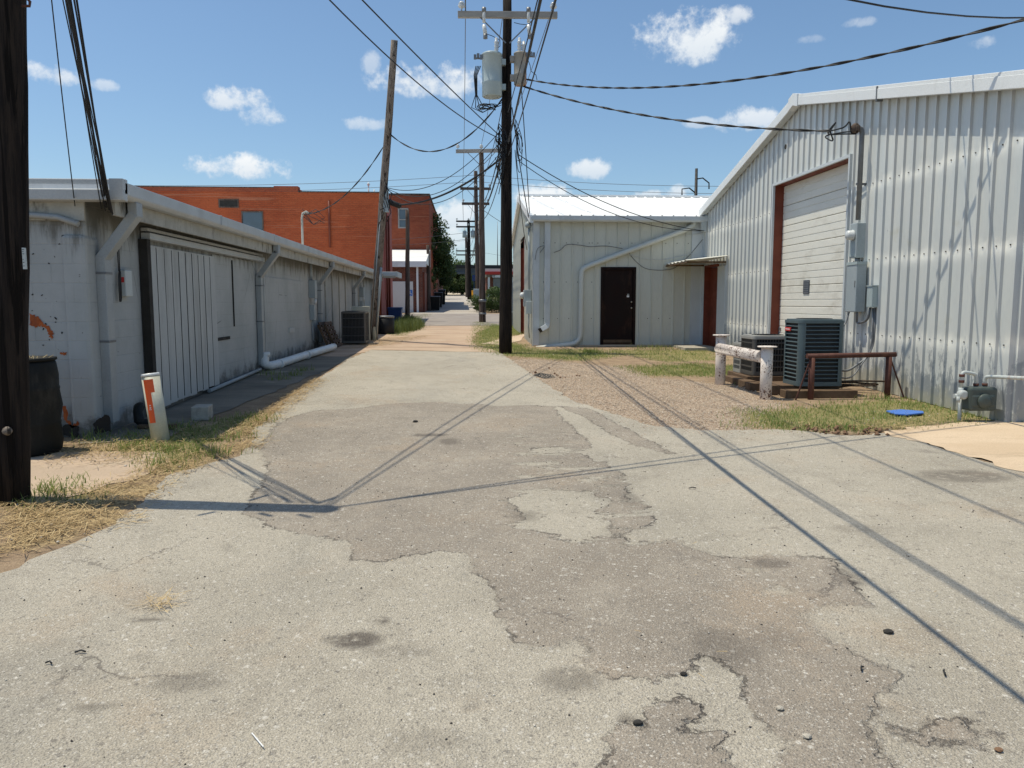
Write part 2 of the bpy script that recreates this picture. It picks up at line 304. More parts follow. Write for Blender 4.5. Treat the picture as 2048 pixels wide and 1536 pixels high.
# ------------------------------------------------------------------ mesh builder
class MB:
    def __init__(s): s.v = []; s.f = []; s.sm = []; s.g = []
    def add(s, vs, fs, smooth=False):
        b = len(s.v); s.g.append((b, len(s.f))); s.v += [tuple(v) for v in vs]; s.f += [tuple(b + i for i in f) for f in fs]
        s.sm += ([smooth] * len(fs)) if isinstance(smooth, bool) else list(smooth); return s
    def box(s, x0, x1, y0, y1, z0, z1, mtx=None):
        vs = [(x, y, z) for z in (z0, z1) for x, y in ((x0, y0), (x1, y0), (x1, y1), (x0, y1))]
        if mtx is not None: vs = [mtx @ Vector(v) for v in vs]
        return s.add(vs, [(3, 2, 1, 0), (4, 5, 6, 7), (0, 1, 5, 4), (1, 2, 6, 5), (2, 3, 7, 6), (3, 0, 4, 7)])
    def cyl(s, p0, p1, r0, r1=None, n=12, caps=True, jit=0.0):
        return s.tube([p0, p1], [r0, r0 if r1 is None else r1], n, caps, jit)
    def tube(s, pts, r, n=8, caps=True, jit=0.0, flat=False):
        pts = [Vector(p) for p in pts]; rr = r if isinstance(r, (list, tuple)) else [r] * len(pts)
        vs = []; fs = []; ref = None
        for i, p in enumerate(pts):
            t = (pts[min(i + 1, len(pts) - 1)] - pts[max(i - 1, 0)]).normalized()
            if ref is None: ref = Vector((0, 1, 0)) if abs(t.y) < .9 else Vector((1, 0, 0))
            u = (ref - t * ref.dot(t)).normalized(); w = t.cross(u); ref = u
            for k in range(n):
                a = 2 * math.pi * (k + .5 * (n == 4)) / n; q = rr[i] * (1 + (random.uniform(-jit, jit) if jit else 0))
                vs.append(p + u * math.cos(a) * q + w * math.sin(a) * q)
        for i in range(len(pts) - 1):
            for k in range(n): a = i * n + k; b = i * n + (k + 1) % n; fs.append((a, b, b + n, a + n))
        sm = [not flat and n > 4] * len(fs)
        if caps: fs += [tuple(range(n - 1, -1, -1)), tuple((len(pts) - 1) * n + k for k in range(n))]; sm += [False, False]
        return s.add(vs, fs, sm)
    def lathe(s, c, prof, n=20, axis='z'):
        c = Vector(c); vs = []; fs = []
        for r, z in prof:
            for k in range(n):
                a = 2 * math.pi * k / n
                o = (r * math.cos(a), r * math.sin(a), z) if axis == 'z' else ((z, r * math.cos(a), r * math.sin(a)) if axis == 'x' else (r * math.cos(a), z, r * math.sin(a)))
                vs.append(c + Vector(o))
        for i in range(len(prof) - 1):
            for k in range(n): a = i * n + k; b = i * n + (k + 1) % n; fs.append((a, b, b + n, a + n))
        sm = [True] * len(fs); fs += [tuple(range(n - 1, -1, -1)), tuple((len(prof) - 1) * n + k for k in range(n))]
        return s.add(vs, fs, sm + [False, False])
    def prism(s, poly, vec):                         # extrude a closed 3-D polygon along vec
        n = len(poly); vec = Vector(vec); a = [Vector(p) for p in poly]; vs = a + [p + vec for p in a]
        fs = [tuple(range(n - 1, -1, -1)), tuple(range(n, 2 * n))] + [(i, (i + 1) % n, (i + 1) % n + n, i + n) for i in range(n)]
        return s.add(vs, fs)
def wloc(o):
    v = Vector((0, 0, 0))
    while o is not None: v += o.location; o = o.parent
    return v
def tag(o, label=None, cat=None, group=None, kind=None):
    for k, v in (('label', label), ('category', cat), ('group', group), ('kind', kind)):
        if v: o[k] = v
    return o
def thing(name, label, cat, loc=(0, 0, 0), group=None):
    o = bpy.data.objects.new(name, None); COL.objects.link(o); o.location = loc; o.empty_display_size = .1
    return tag(o, label, cat, group)
SPLIT = {'gutter_joint', 'rafter', 'conduit', 'coupling', 'bracket', 'strap', 'pipe_strap', 'batten', 'step_bolt', 'terminal', 'panel_gap', 'screws_', 'door_latch', 'wire_loop_', 'panel_seam', 'band', 'flex_cable', 'brace', 'rail_'}
def obj(name, mb, mat, parent=None, label=None, cat=None, group=None, kind=None, bevel=0.0, origin=None):
    off = wloc(parent) if parent else Vector(origin or (0, 0, 0))
    if parent and name in SPLIT and len(mb.g) > 1 and not bevel:
        for i, (v0, f0) in enumerate(mb.g):
            v1, f1 = mb.g[i + 1] if i + 1 < len(mb.g) else (len(mb.v), len(mb.f)); c = MB(); c.add(mb.v[v0:v1], [tuple(k - v0 for k in f) for f in mb.f[f0:f1]], mb.sm[f0:f1]); o = obj(name, c, mat, parent)
        return o
    me = bpy.data.meshes.new(name); me.from_pydata([tuple(Vector(v) - off) for v in mb.v], [], mb.f)
    me.polygons.foreach_set('use_smooth', mb.sm); me.materials.append(mat)
    bm = bmesh.new(); bm.from_mesh(me); bmesh.ops.recalc_face_normals(bm, faces=bm.faces); bm.to_mesh(me); bm.free()
    o = bpy.data.objects.new(name, me); COL.objects.link(o)
    if parent: o.parent = parent
    else: o.location = off
    if bevel:
        b = o.modifiers.new('bevel', 'BEVEL'); b.width = bevel; b.segments = 2; b.limit_method = 'ANGLE'; b.angle_limit = R(40)
    return tag(o, label, cat, group, kind)
def solo(name, mb, mat, label, cat, group=None, bevel=0.0, kind=None):
    c = Vector((sum(v[0] for v in mb.v) / len(mb.v), sum(v[1] for v in mb.v) / len(mb.v), min(v[2] for v in mb.v)))
    return obj(name, mb, mat, None, label, cat, group, kind, bevel, origin=c)
B = MB

# ------------------------------------------------------------------ ground sheets
def frac(poly, step=.12, amp=.05, seed=1):           # break up straight outline edges
    r = random.Random(seed); out = []
    for i in range(len(poly)):
        a, b = poly[i], poly[(i + 1) % len(poly)]; L = math.dist(a, b); n = max(1, min(60, int(L / step)))
        if L > 12: n = 2
        for k in range(n):
            t = k / n; am = amp if k else amp * .3
            out.append((a[0] + (b[0] - a[0]) * t + r.uniform(-am, am), a[1] + (b[1] - a[1]) * t + r.uniform(-am, am)))
    return out
def sdist(P, polys):                                 # signed distance (positive inside), union of polygons
    best = np.full(len(P), -1e9)
    for poly in polys:
        q = np.array(poly); a = q; b = np.roll(q, -1, 0); d2 = np.full(len(P), 1e18); ins = np.zeros(len(P), bool)
        for (ax, ay), (bx, by) in zip(a, b):
            ex, ey = bx - ax, by - ay; wx, wy = P[:, 0] - ax, P[:, 1] - ay
            t = np.clip((wx * ex + wy * ey) / (ex * ex + ey * ey + 1e-12), 0, 1)
            d2 = np.minimum(d2, (wx - t * ex) ** 2 + (wy - t * ey) ** 2)
            c = ((ay > P[:, 1]) != (by > P[:, 1])); xi = (bx - ax) * (P[:, 1] - ay) / ((by - ay) if by != ay else 1e-12) + ax
            ins ^= c & (P[:, 0] < xi)
        sd = np.sqrt(d2) * np.where(ins, 1, -1); best = np.maximum(best, sd)
    return best
def sheet(name, outline, mat, lift, pts=None, attrs=None, kind='structure'):
    ol = [Vector(p) for p in outline]; n = len(ol); vs = list(ol)
    if pts is not None and len(pts):
        keep = pts[sdist(pts, [outline]) > .02]; vs += [Vector(p) for p in keep.tolist()]
    r = geometry.delaunay_2d_cdt(vs, [(i, (i + 1) % n) for i in range(n)], [], 1, 1e-5)
    P = np.array([(v.x, v.y) for v in r[0]]); me = bpy.data.meshes.new(name)
    me.from_pydata([(x, y, gz(y) + lift) for x, y in P], [], r[2]); me.materials.append(mat)
    for k, fn in (attrs or {}).items():
        a = me.attributes.new(k, 'FLOAT', 'POINT'); a.data.foreach_set('value', fn(P).astype(np.float32))
    bm = bmesh.new(); bm.from_mesh(me)
    bmesh.ops.recalc_face_normals(bm, faces=bm.faces)
    if bm.faces[0].normal.z < 0: bmesh.ops.reverse_faces(bm, faces=bm.faces)
    bm.to_mesh(me); bm.free()
    o = bpy.data.objects.new(name, me); COL.objects.link(o); o['kind'] = kind; return o
def gridpts(xs, ys, jit=.3):
    X, Y = np.meshgrid(xs, ys); dx = np.gradient(xs).mean() * jit
    return np.stack([X.ravel() + rng.uniform(-dx, dx, X.size) * .5, Y.ravel()], 1)
def PP(*a): return [g2(x, y) for x, y in a]
road_out = PP((742, 701), (1000, 706), (1050, 740), (1100, 775), (1150, 805), (1240, 832), (1300, 852), (1400, 863), (1560, 861), (1700, 873), (1790, 868), (1860, 892), (2048, 948))
road_out += [(14, 5.6), (14, -6), (-12, -6), (-12, 1.5), (-5, 3.1)] + PP((0, 1150), (90, 1112), (230, 1052), (300, 990), (345, 950), (400, 935), (480, 914), (503, 892), (510, 860), (540, 835), (575, 800), (640, 757), (700, 718))
patchA = PP((640, 822), (720, 817), (790, 808), (870, 806), (950, 810), (1000, 814), (1060, 812), (1110, 815), (1135, 850), (1170, 880), (1190, 900), (1215, 930), (1245, 950), (1260, 990), (1275, 1010), (1320, 1045), (1290, 1060), (1240, 1068), (1265, 1085), (1350, 1080), (1375, 1100), (1430, 1115), (1500, 1120), (1600, 1115), (1660, 1120), (1710, 1160), (1722, 1190), (1736, 1217), (1660, 1222), (1600, 1236), (1644, 1280), (1724, 1320), (1814, 1360), (1749, 1420), (1734, 1450), (1759, 1490), (1830, 1560), (1700, 1800), (1560, 1800), (1574, 1500), (1530, 1460), (1500, 1410), (1490, 1370), (1440, 1320), (1400, 1318), (1382, 1345), (1310, 1370), (1220, 1362), (1186, 1340), (1175, 1300), (1150, 1284), (1100, 1306), (1040, 1285), (1024, 1250), (1000, 1230), (990, 1180), (960, 1150), (940, 1110), (880, 1105), (830, 1115), (760, 1125), (710, 1120), (690, 1090), (640, 1075), (560, 1060), (495, 1035), (510, 990), (530, 960), (535, 930), (520, 900), (540, 870), (570, 840))
patches = [patchA,
    PP((1290, 1410), (1400, 1405), (1410, 1430), (1390, 1460), (1475, 1470), (1440, 1490), (1450, 1600), (1225, 1600), (1230, 1500), (1215, 1480), (1240, 1455), (1280, 1440)),
    PP((1750, 1460), (1800, 1455), (1830, 1465), (1880, 1445), (1950, 1445), (1945, 1470), (1995, 1480), (1900, 1487), (1840, 1490), (1800, 1480)),
    PP((1110, 812), (1170, 818), (1225, 843), (1292, 876), (1352, 913), (1270, 895), (1220, 870), (1170, 838))]
holes = [PP((1010, 1002), (1060, 985), (1180, 985), (1222, 1010), (1180, 1038), (1225, 1045), (1232, 1076), (1150, 1082), (1060, 1060), (1050, 1030)),
    PP((1478, 1140), (1530, 1138), (1512, 1152)), PP((1528, 1184), (1560, 1178), (1568, 1190), (1535, 1194)), PP((1160, 905), (1210, 900), (1245, 925), (1190, 925)), PP((1060, 900), (1120, 896), (1130, 906), (1070, 908))]
wearP = [PP((1000, 860), (1150, 860), (1260, 960), (1350, 1080), (1250, 1110), (1000, 1060))]
def pspots(lst, P):
    o = np.zeros(len(P))
    for px, py, rx, ry, s_ in lst:
        c = G(px, py); ex = abs(G(px + rx, py).x - c.x); ey = abs(G(px, py - ry).y - c.y)
        o = np.maximum(o, s_ * np.clip(1.6 - ((P[:, 0] - c.x) / ex) ** 2 - ((P[:, 1] - c.y) / ey) ** 2, 0, 1))
    return o
stains = [(765, 1245, 16, 7, 1), (715, 1285, 45, 16, .9), (660, 1283, 22, 7, .6), (1140, 1365, 60, 24, .5), (300, 1243, 35, 4, .7), (380, 1370, 70, 18, .35), (860, 872, 35, 3, .8), (1930, 955, 90, 12, .6), (900, 885, 20, 6, .6), (1450, 1300, 60, 40, .45), (1540, 1280, 50, 20, .3), (1050, 1035, 30, 10, .4), (850, 1490, 80, 25, .25), (190, 1420, 40, 8, .5), (800, 1310, 70, 10, .3), (1850, 1450, 30, 6, .5), (1260, 1447, 25, 10, .7), (1540, 1130, 40, 10, .6), (1690, 1155, 26, 20, .6), (1720, 1060, 60, 8, .25), (1260, 1000, 20, 12, .4)]
ys = [1.4]
while ys[-1] < 19.5: ys.append(ys[-1] + max(.035, .009 * ys[-1]))
fx = np.concatenate([np.arange(-4.2, 3.2, .045), np.arange(3.2, 7.6, .12)])
sheet('road', frac(road_out, .10, .035, 3), ROAD, .012, gridpts(fx, np.array(ys)), {
    'patch': lambda P: np.minimum(sdist(P, patches), -sdist(P, holes)), 'wear': lambda P: np.clip(sdist(P, wearP) / .3 + .2, 0, 1) * np.clip(1 - (P[:, 1] < 2.2), 0, 1),
    'stain': lambda P: pspots(stains, P), 'tan': lambda P: P[:, 0] * 0})

grassP = [PP((955, 645), (1045, 655), (1040, 668), (990, 680), (1040, 690), (1070, 700), (1190, 700), (1240, 712), (1150, 722), (1060, 715), (1010, 712), (965, 700), (950, 680), (958, 660)),
    PP((1250, 735), (1400, 728), (1490, 735), (1490, 752), (1300, 752)), PP((1480, 822), (1600, 815), (1760, 800), (1900, 800), (2048, 822), (2048, 838), (1800, 855), (1620, 862), (1490, 855)),
    PP((1200, 700), (1290, 700), (1420, 700), (1440, 720), (1330, 725)), PP((215, 890), (300, 860), (400, 850), (500, 832), (520, 838), (430, 872), (400, 900), (340, 935), (300, 905)),
    PP((65, 975), (120, 965), (190, 985), (150, 1010), (80, 1005)), PP((787, 650), (812, 640), (840, 650), (835, 660), (800, 668)), PP((770, 665), (800, 655), (800, 672)), PP((808, 640), (850, 628), (862, 632), (840, 636))]
gravelP = [PP((1012, 722), (1060, 718), (1250, 735), (1300, 755), (1440, 768), (1500, 780), (1540, 802), (1580, 815), (1490, 830), (1500, 860), (1400, 864), (1300, 852), (1240, 832), (1150, 805), (1100, 775), (1050, 742))]
strawP = [PP((0, 1010), (100, 1000), (240, 970), (330, 930), (420, 905), (500, 880), (505, 895), (440, 920), (360, 945), (300, 990), (230, 1050), (90, 1090), (0, 1110)), PP((520, 840), (600, 780), (640, 760), (540, 838), (500, 870), (430, 880)),
    PP((90, 890), (330, 895), (300, 925), (120, 930)), PP((690, 700), (760, 676), (860, 672), (790, 690)), PP((1560, 850), (1760, 850), (1900, 835), (1800, 865))]
gx = np.arange(-9, 11, .16); gy = np.concatenate([np.arange(3, 16, .16), np.arange(16, 46, .4)])
def mk(polys, w=.35): return lambda P: np.clip(sdist(P, polys) / w * .5 + .5, 0, 1)
gpts = gridpts(gx, gy, .2); gpts = gpts
sheet('ground', [(-300, -60), (300, -60), (300, 420), (-300, 420)], GROUND, 0.0, gpts, {'grass': mk(grassP), 'gravel': mk(gravelP, .3), 'straw': mk(strawP, .3)})
sheet('alley_pavement', frac([(-3.97, 16.5), (-2.9, 17.4)] + PP((745, 700), (1000, 705), (985, 700), (950, 690), (945, 676), (955, 664), (980, 656), (975, 649), (832, 652), (800, 665)) + [(-3.97, 26)], .25, .06, 5), TAN, .006)
sheet('concrete_strip', frac([(-3.97, 7.9), (-3.25, 8.1), (-3.1, 10), (-2.95, 12), (-2.7, 15), (-2.6, 17.6), (-3.97, 17.9)], .25, .05, 8), STRIP, .009)
sheet('driveway', frac(PP((1770, 870), (1810, 857), (1900, 850), (2048, 838)) + [(7.8, 8.3), (14, 8.3), (14, 5.7)] + PP((2048, 948), (1860, 892)), .12, .06, 9), DRIVE, .016)
sheet('concrete_apron', frac(PP((66, 905), (330, 905), (345, 925), (300, 948), (180, 985), (66, 1010)) + [(-5.5, 5.9), (-5.5, 7.3)], .2, .05, 12), make_tan('slab_concrete', (.50, .385, .28), (.43, .335, .245)), .006)
sheet('shed_apron', frac(PP((962, 688), (1048, 668), (1050, 671), (1040, 682), (1000, 690)), .3, .03, 10), APRON, .010)
yS0, yS1 = G(850, 652).y, G(850, 628).y
sheet('cross_street', frac([(-80, yS0), (-3.8, yS0), (0, yS0 + .1), (80, yS0), (80, yS1), (-80, yS1)], .5, .08, 11), ASPH, .014)
yA = G(900, 598).y
sheet('far_alley', frac([(-3.4, yS1 - .2), (.75, yS1 - .2), (.75, 60), (.6, 140), (-3.9, 140), (-3.6, 90)], 1.0, .12, 14), FARALLEY, .02)
sheet('sandy_lane', [(-5.5, 140), (2.5, 140), (3.5, 235), (-6.5, 235)], SANDY, .05)
sheet('lower_street', [(2, 78), (60, 78), (60, 88), (2, 88)], ASPH, .03)

# ------------------------------------------------------------------ left warehouse
XW = -3.97; yb0, yb1 = 8.33, 33.0; ZG = 2.825
W = thing('warehouse', 'long low white painted block warehouse with grey gutter running down the left side', 'warehouse', (XW, yb0, gz(yb0)))
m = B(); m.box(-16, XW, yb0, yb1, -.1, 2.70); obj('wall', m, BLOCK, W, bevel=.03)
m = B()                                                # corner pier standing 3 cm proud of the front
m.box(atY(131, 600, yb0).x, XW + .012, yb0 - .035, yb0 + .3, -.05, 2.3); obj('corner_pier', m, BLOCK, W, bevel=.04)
m = B(); m.box(-16, -3.62, yb0 - .10, yb1 + .1, ZG - .085, ZG - .03); obj('roof', m, ROOFW, W)
XG = -3.50
m = B()
gp = [(XG + .0, ZG), (XG, ZG - .13), (XG - .04, ZG - .17), (XG - .13, ZG - .17), (XG - .13, ZG - .02)]
m.prism([(x, 8.22, z) for x, z in gp], (0, yb1 - 8.2, 0)); obj('gutter', m, GUTTER, W, bevel=.012)
m = B(); m.box(XG - .135, XG - .001, 8.185, 8.218, ZG - .165, ZG + .025); obj('end_cap', m, GUTTER, W)
m = B()
for y in (11.3, 14.3, 17.3, 20.3, 23.3, 26.3, 29.3): m.box(XG - .146, XG + .006, y, y + .035, ZG - .13, ZG + .003)
obj('gutter_joint', m, GUTTER, W)
m = B(); m.box(XG - .175, XG - .14, 8.30, yb1, ZG - .33, ZG - .09); obj('fascia', m, FASCIA, W)
m = B()
for y in np.arange(9.0, yb1, 1.2): m.box(XW + .004, XG - .18, y, y + .06, ZG - .24, ZG - .12)
obj('rafter', m, FASCIA, W)
m = B(); m.prism([(-16, yb0 - .09, ZG + .03), (-16, yb0 - .09, ZG - .07), (-16, yb0 - .14, ZG - .08), (-16, yb0 - .14, ZG - .19), (-16, yb0 - .04, ZG - .2), (-16, yb0 - .02, ZG + .03)], (16 + XG - .0, 0, 0)); obj('front_fascia', m, GUTTER, W, bevel=.01)
m = B(); m.box(-16, XW + .02, yb0 - .03, yb0 - .003, 2.44, ZG - .1); obj('front_board', m, FASCIA, W)
m = B(); m.tube([(-9, yb0 - .06, 2.50), (-4.6, yb0 - .06, 2.50), (-4.2, yb0 - .06, 2.47), (-4.0, yb0 - .06, 2.40)], .03, 8); obj('conduit', m, DSPOUT, W)
def downspout(parent, y, zt=2.64, foot=None, xg=XG - .07, xw=XW + .06, drop=.44, dy=0):
    m = B(); zb = gz(y) + .12 if foot is None else foot; w, d = .075, .05
    def seg(a, b):
        a, b = Vector(a), Vector(b); t = (b - a).normalized(); u = Vector((0, 1, 0)); v = t.cross(u).normalized()
        vs = [p + u * sx * w + v * sy * d for p in (a, b) for sx, sy in ((-1, -1), (1, -1), (1, 1), (-1, 1))]
        m.add(vs, [(3, 2, 1, 0), (4, 5, 6, 7), (0, 1, 5, 4), (1, 2, 6, 5), (2, 3, 7, 6), (3, 0, 4, 7)])
    seg((xg, y, zt + .02), (xg, y, zt - .13)); seg((xg + .01, y + dy * .1, zt - .10), (xw, y + dy, zt - .13 - drop)); seg((xw, y + dy, zt - .10 - drop), (xw, y + dy, zb))
    o = obj('downspout', m, DSPOUT, parent, bevel=.008)
    m = B()
    for z in (zt - .3 - drop, (zt + zb) / 2 - .3): m.box(xw - .058, xw + .056, y + dy - .08, y + dy + .08, z, z + .025)
    obj('strap', m, STEEL, o)
downspout(W, 8.62, dy=-.05); 
for y in (14.75, 20.6, 26.7, 31.8): downspout(W, y)
# sliding board door
yd0, yd1 = atX(296, 500, -3.9).y, atX(433, 600, -3.9).y
D = B(); n = 10; w = (yd1 - yd0) / n
for i in range(n):
    a = yd0 + i * w; zt = 2.30; D.box(-3.93, -3.905 + random.uniform(0, .006), a + .003, a + w - .004, gz(a) + .06 + random.uniform(0, .03), zt)
d = obj('sliding_door', D, BOARD, W, bevel=.003)
m = B(); m.box(-3.945, -3.93, yd0, yd1, gz(yd0) + .1, 2.29); obj('door_backing', m, GRIME, d)
m = B()
for i in range(1, n): m.tube([(-3.902, yd0 + i * w, gz(10) + .12), (-3.902 , yd0 + i * w, 2.28)], .0045, 5)
obj('batten', m, GRIME, d)
m = B(); m.box(-3.96, -3.86, yd0 - .12, yd0 - .02, gz(9), 2.36); obj('door_post', m, GRIME, W)
m = B(); m.box(-3.955, -3.84, yd0 - .06, yd0 + 5.2, 2.36, 2.44); m.box(-3.955, -3.87, yd0 - .06, yd0 + 5.2, 2.46, 2.50); obj('door_track', m, GUTTER, W, bevel=.006)
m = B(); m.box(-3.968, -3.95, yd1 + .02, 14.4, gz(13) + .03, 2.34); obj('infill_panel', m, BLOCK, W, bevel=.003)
m = B(); m.box(-3.95, -3.935, 12.3, 12.95, 1.0, 1.05); m.box(-3.95, -3.93, 13.2, 13.22, 1.2, 2.3); obj('panel_seam', m, GRIME, W)
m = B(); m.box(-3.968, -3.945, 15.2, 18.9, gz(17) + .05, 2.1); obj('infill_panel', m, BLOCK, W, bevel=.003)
m = B(); q = atX(580, 660, XW); m.box(XW, XW + .05, q.y - .25, q.y + .25, q.z - .05, q.z + .05); obj('vent_flap', m, BOARD, W)
for y in (21.6, 22.7, 23.9, 25.1, 28, 29.5):
    m = B(); m.box(XW + .002, XW + .03, y, y + .07, gz(y), 2.5); obj('board_strip', m, FASCIA, W)
# peeled paint exposing orange undercoat on the front
def blotch(pts, Y, seed, thick=.006):
    r = random.Random(seed); P = [atY(x, y, Y) for x, y in pts]; out = []
    for i in range(len(P)):
        a, b = P[i], P[(i + 1) % len(P)]
        for k in range(5): t = k / 5; q = a.lerp(b, t); out.append(q + Vector((r.uniform(-.012, .012), 0, r.uniform(-.012, .012))))
    bb = B(); v2 = [Vector((q.x, q.z)) for q in out]; n = len(v2)
    c = geometry.delaunay_2d_cdt(v2, [(i, (i + 1) % n) for i in range(n)], [], 1, 1e-5); bb.add([(q.x, Y, q.y) for q in c[0]], c[2]); return bb
obj('peeled_paint', blotch([(60, 628), (75, 632), (88, 648), (100, 652), (106, 668), (103, 680), (97, 668), (92, 655), (80, 652), (70, 656), (60, 650)], yb0 - .006, 1), ORPEEL, W)
obj('peeled_paint', blotch([(124, 812), (132, 812), (136, 838), (146, 850), (156, 842), (158, 852), (146, 856), (134, 848), (126, 832)], yb0 - .042, 2), ORPEEL, W)
obj('peeled_paint', blotch([(121, 705), (132, 704), (132, 709), (122, 711)], yb0 - .006, 3), ORPEEL, W)
obj('mould_patch', blotch([(188, 845), (205, 832), (218, 830), (222, 862), (190, 868)], yb0 - .042, 4), GRIME, W)
obj('mould_patch', blotch([(130, 850), (157, 852), (158, 872), (135, 874), (118, 868)], yb0 - .042, 5), GRIME, W)
r5 = random.Random(5)
m = B()
for k in range(26):
    q = atY(r5.uniform(64, 140), r5.uniform(455, 700), yb0 - .004); a = r5.uniform(-1.2, 1.2); L = r5.uniform(.004, .018); M_ = Matrix.Translation(q) @ Matrix.Rotation(a, 4, 'Y')
    m.add([M_ @ Vector((L * math.cos(t_) * r5.uniform(.5, 1.3), 0, L * .55 * math.sin(t_) * r5.uniform(.4, 1.4))) for t_ in (0, 1, 2, 3.1, 4.2, 5.3)], [(0, 1, 2, 3, 4, 5)])
tag(obj('chipped_paint', m, GRIME, W), kind='stuff')
# projecting canopy at the far end
C = thing('porch_canopy', 'small grey guttered canopy sticking out at the far end of the white warehouse', 'canopy', (-3.5, 32.5, gz(32)))
m = B(); m.box(-3.96, -2.98, 31.6, 33.4, 2.74, 2.81); obj('roof', m, SHEDT, C)
m = B(); m.prism([(-3.46, 31.45, 2.83), (-3.46, 31.45, 2.66), (-3.46, 31.52, 2.58), (-3.46, 31.64, 2.60), (-3.46, 31.64, 2.83)], (.50, 0, 0)); m.box(-2.958, -2.86, 31.45, 33.4, 2.62, 2.835); obj('gutter', m, GUTTER, C, bevel=.01)
# boxes on the alley wall
q0 = atX(256, 565, -3.9)
T = thing('cable_box', 'small beige cable box with looped wires on white wall beside the sliding door', 'utility box', (XW, q0.y, q0.z - .16))
m = B(); m.box(XW, XW + .07, q0.y - .06, q0.y + .12, q0.z - .16, q0.z + .14); obj('case', m, BOXL, T, bevel=.01)
m = B(); m.box(XW + .02, XW + .055, q0.y - .064, q0.y - .061, q0.z - .0, q0.z + .06); obj('warning_mark', m, REDB, T)
m = B()
for k in range(3):
    m.tube([(XW + .04, q0.y - .14 + .03 * math.sin(a + k), q0.z - .05 + .17 * math.cos(a)) for a in np.linspace(0, 6.2, 16)], .006, 5)
m.tube([(XW + .03, q0.y - .13, q0.z + .12), (XW + .02, q0.y - .12, 2.35)], .006, 5); m.tube([(XW + .03, q0.y - .10, q0.z + .10), (XW + .02, q0.y - .08, 2.4)], .006, 5)
obj('wire_loop', m, CABLE, T)
def meterstack(label, y, z0, z1, group=None):
    T = thing('electric_meter', label, 'electric meter', (XW, y, z0), group)
    h = z1 - z0
    m = B(); m.box(XW, XW + .16, y - .14, y + .14, z0 + h * .55, z1); obj('upper_case', m, BOXG, T, bevel=.01)
    m = B(); m.box(XW, XW + .12, y - .11, y + .11, z0, z0 + h * .38); obj('lower_case', m, BOXG, T, bevel=.01)
    m = B(); m.lathe((XW + .1, y + .02, z0 + h * .47), [(.07, 0), (.075, .03), (.05, .06), (0.01, .065)], 14, 'x'); obj('meter_dial', m, PORC, T)
    m = B(); m.tube([(XW + .05, y, z1), (XW + .05, y, 2.62)], .025, 8); m.tube([(XW + .04, y + .05, z0), (XW + .04, y + .05, gz(y) + .25), (XW + .04, y + .35, gz(y) + .2)], .015, 6); m.tube([(XW + .05, y - .05, z1), (XW + .05, y - .12, 2.6)], .015, 6); obj('conduit', m, BOXG, T)
q1 = atX(620, 600, XW); meterstack('grey electric meter boxes on white wall between the second and third downspouts', q1.y, atX(622, 640, XW).z, atX(614, 560, XW).z)
meterstack('small far electric meter boxes on white wall behind the leaning pole', 28.5, 1.35, 2.15)
# things along the wall
T = thing('drain_pipe', 'white PVC drain pipe lying along the foot of the white warehouse wall', 'pipe', (-3.8, 15, gz(15)))
a = G(527, 738); e = G(668, 703)
m = B(); pts = [(-3.86, 14.78, gz(14.7) + .34), (-3.86, 14.72, gz(14.7) + .14), (-3.80, 14.85, gz(14.8) + .09), (-3.72, 15.2, gz(15.2) + .09), (-3.6, 16.6, gz(16.6) + .10), (-3.42, 18.3, gz(18) + .12), (e.x, e.y, gz(e.y) + .12)]
sm_ = []
for i in range(len(pts) - 1):
    for k in range(4): sm_.append(Vector(pts[i]).lerp(Vector(pts[i + 1]), k / 4))
sm_.append(Vector(pts[-1])); m.tube(sm_, .082, 14); obj('pipe', m, PVC, T)
m = B(); m.cyl((-3.86, 14.78, gz(14.7) + .36), (-3.86, 14.78, gz(14.7) + .27), .095, None, 14); m.cyl((-3.715, 15.2, gz(15.2) + .09), (-3.70, 15.32, gz(15.2) + .09), .092, None, 14); m.cyl((-3.55, 17.0, gz(17) + .104), (-3.54, 17.1, gz(17) + .104), .092, None, 14); obj('coupling', m, PVC, T)
m = B(); m.tube([(-3.86, 11.6, gz(11.6) + .05), (-3.88, 14.5, gz(14.5) + .06)], .03, 8); solo('ground_conduit', m, DSPOUT, 'thin grey pipe running along wall foot beyond the sliding door', 'pipe')
# oil drum
c = Vector((-4.24, 7.55, gz(7.55) + .006)); T = thing('drum', 'black plastic drum standing behind the near wooden pole', 'drum', c)
prof = [(.27, 0), (.285, .03), (.30, .12), (.285, .27), (.292, .29), (.285, .31), (.31, .45), (.29, .60), (.296, .62), (.288, .64), (.29, .75), (.275, .86), (.265, .885)]
m = B(); m.lathe(c, prof, 28); obj('body', m, BLACKP, T)
m = B(); m.lathe(c + Vector((0, 0, .886)), [(.275, 0), (.285, .008), (.285, .028), (.26, .03), (.25, .012), (.02, .012)], 28); obj('lid', m, BLACKP, T)
m = B()
for k in range(40):
    a = random.uniform(0, 6.28); r = random.uniform(0, .24); p = c + Vector((r * math.cos(a), r * math.sin(a), .91)); d_ = Vector((random.uniform(-.05, .05), random.uniform(-.05, .05), random.uniform(0, .03))); m.tube([p, p + d_], .0025, 3)
obj('dry_leaves', m, STRAWM, T)
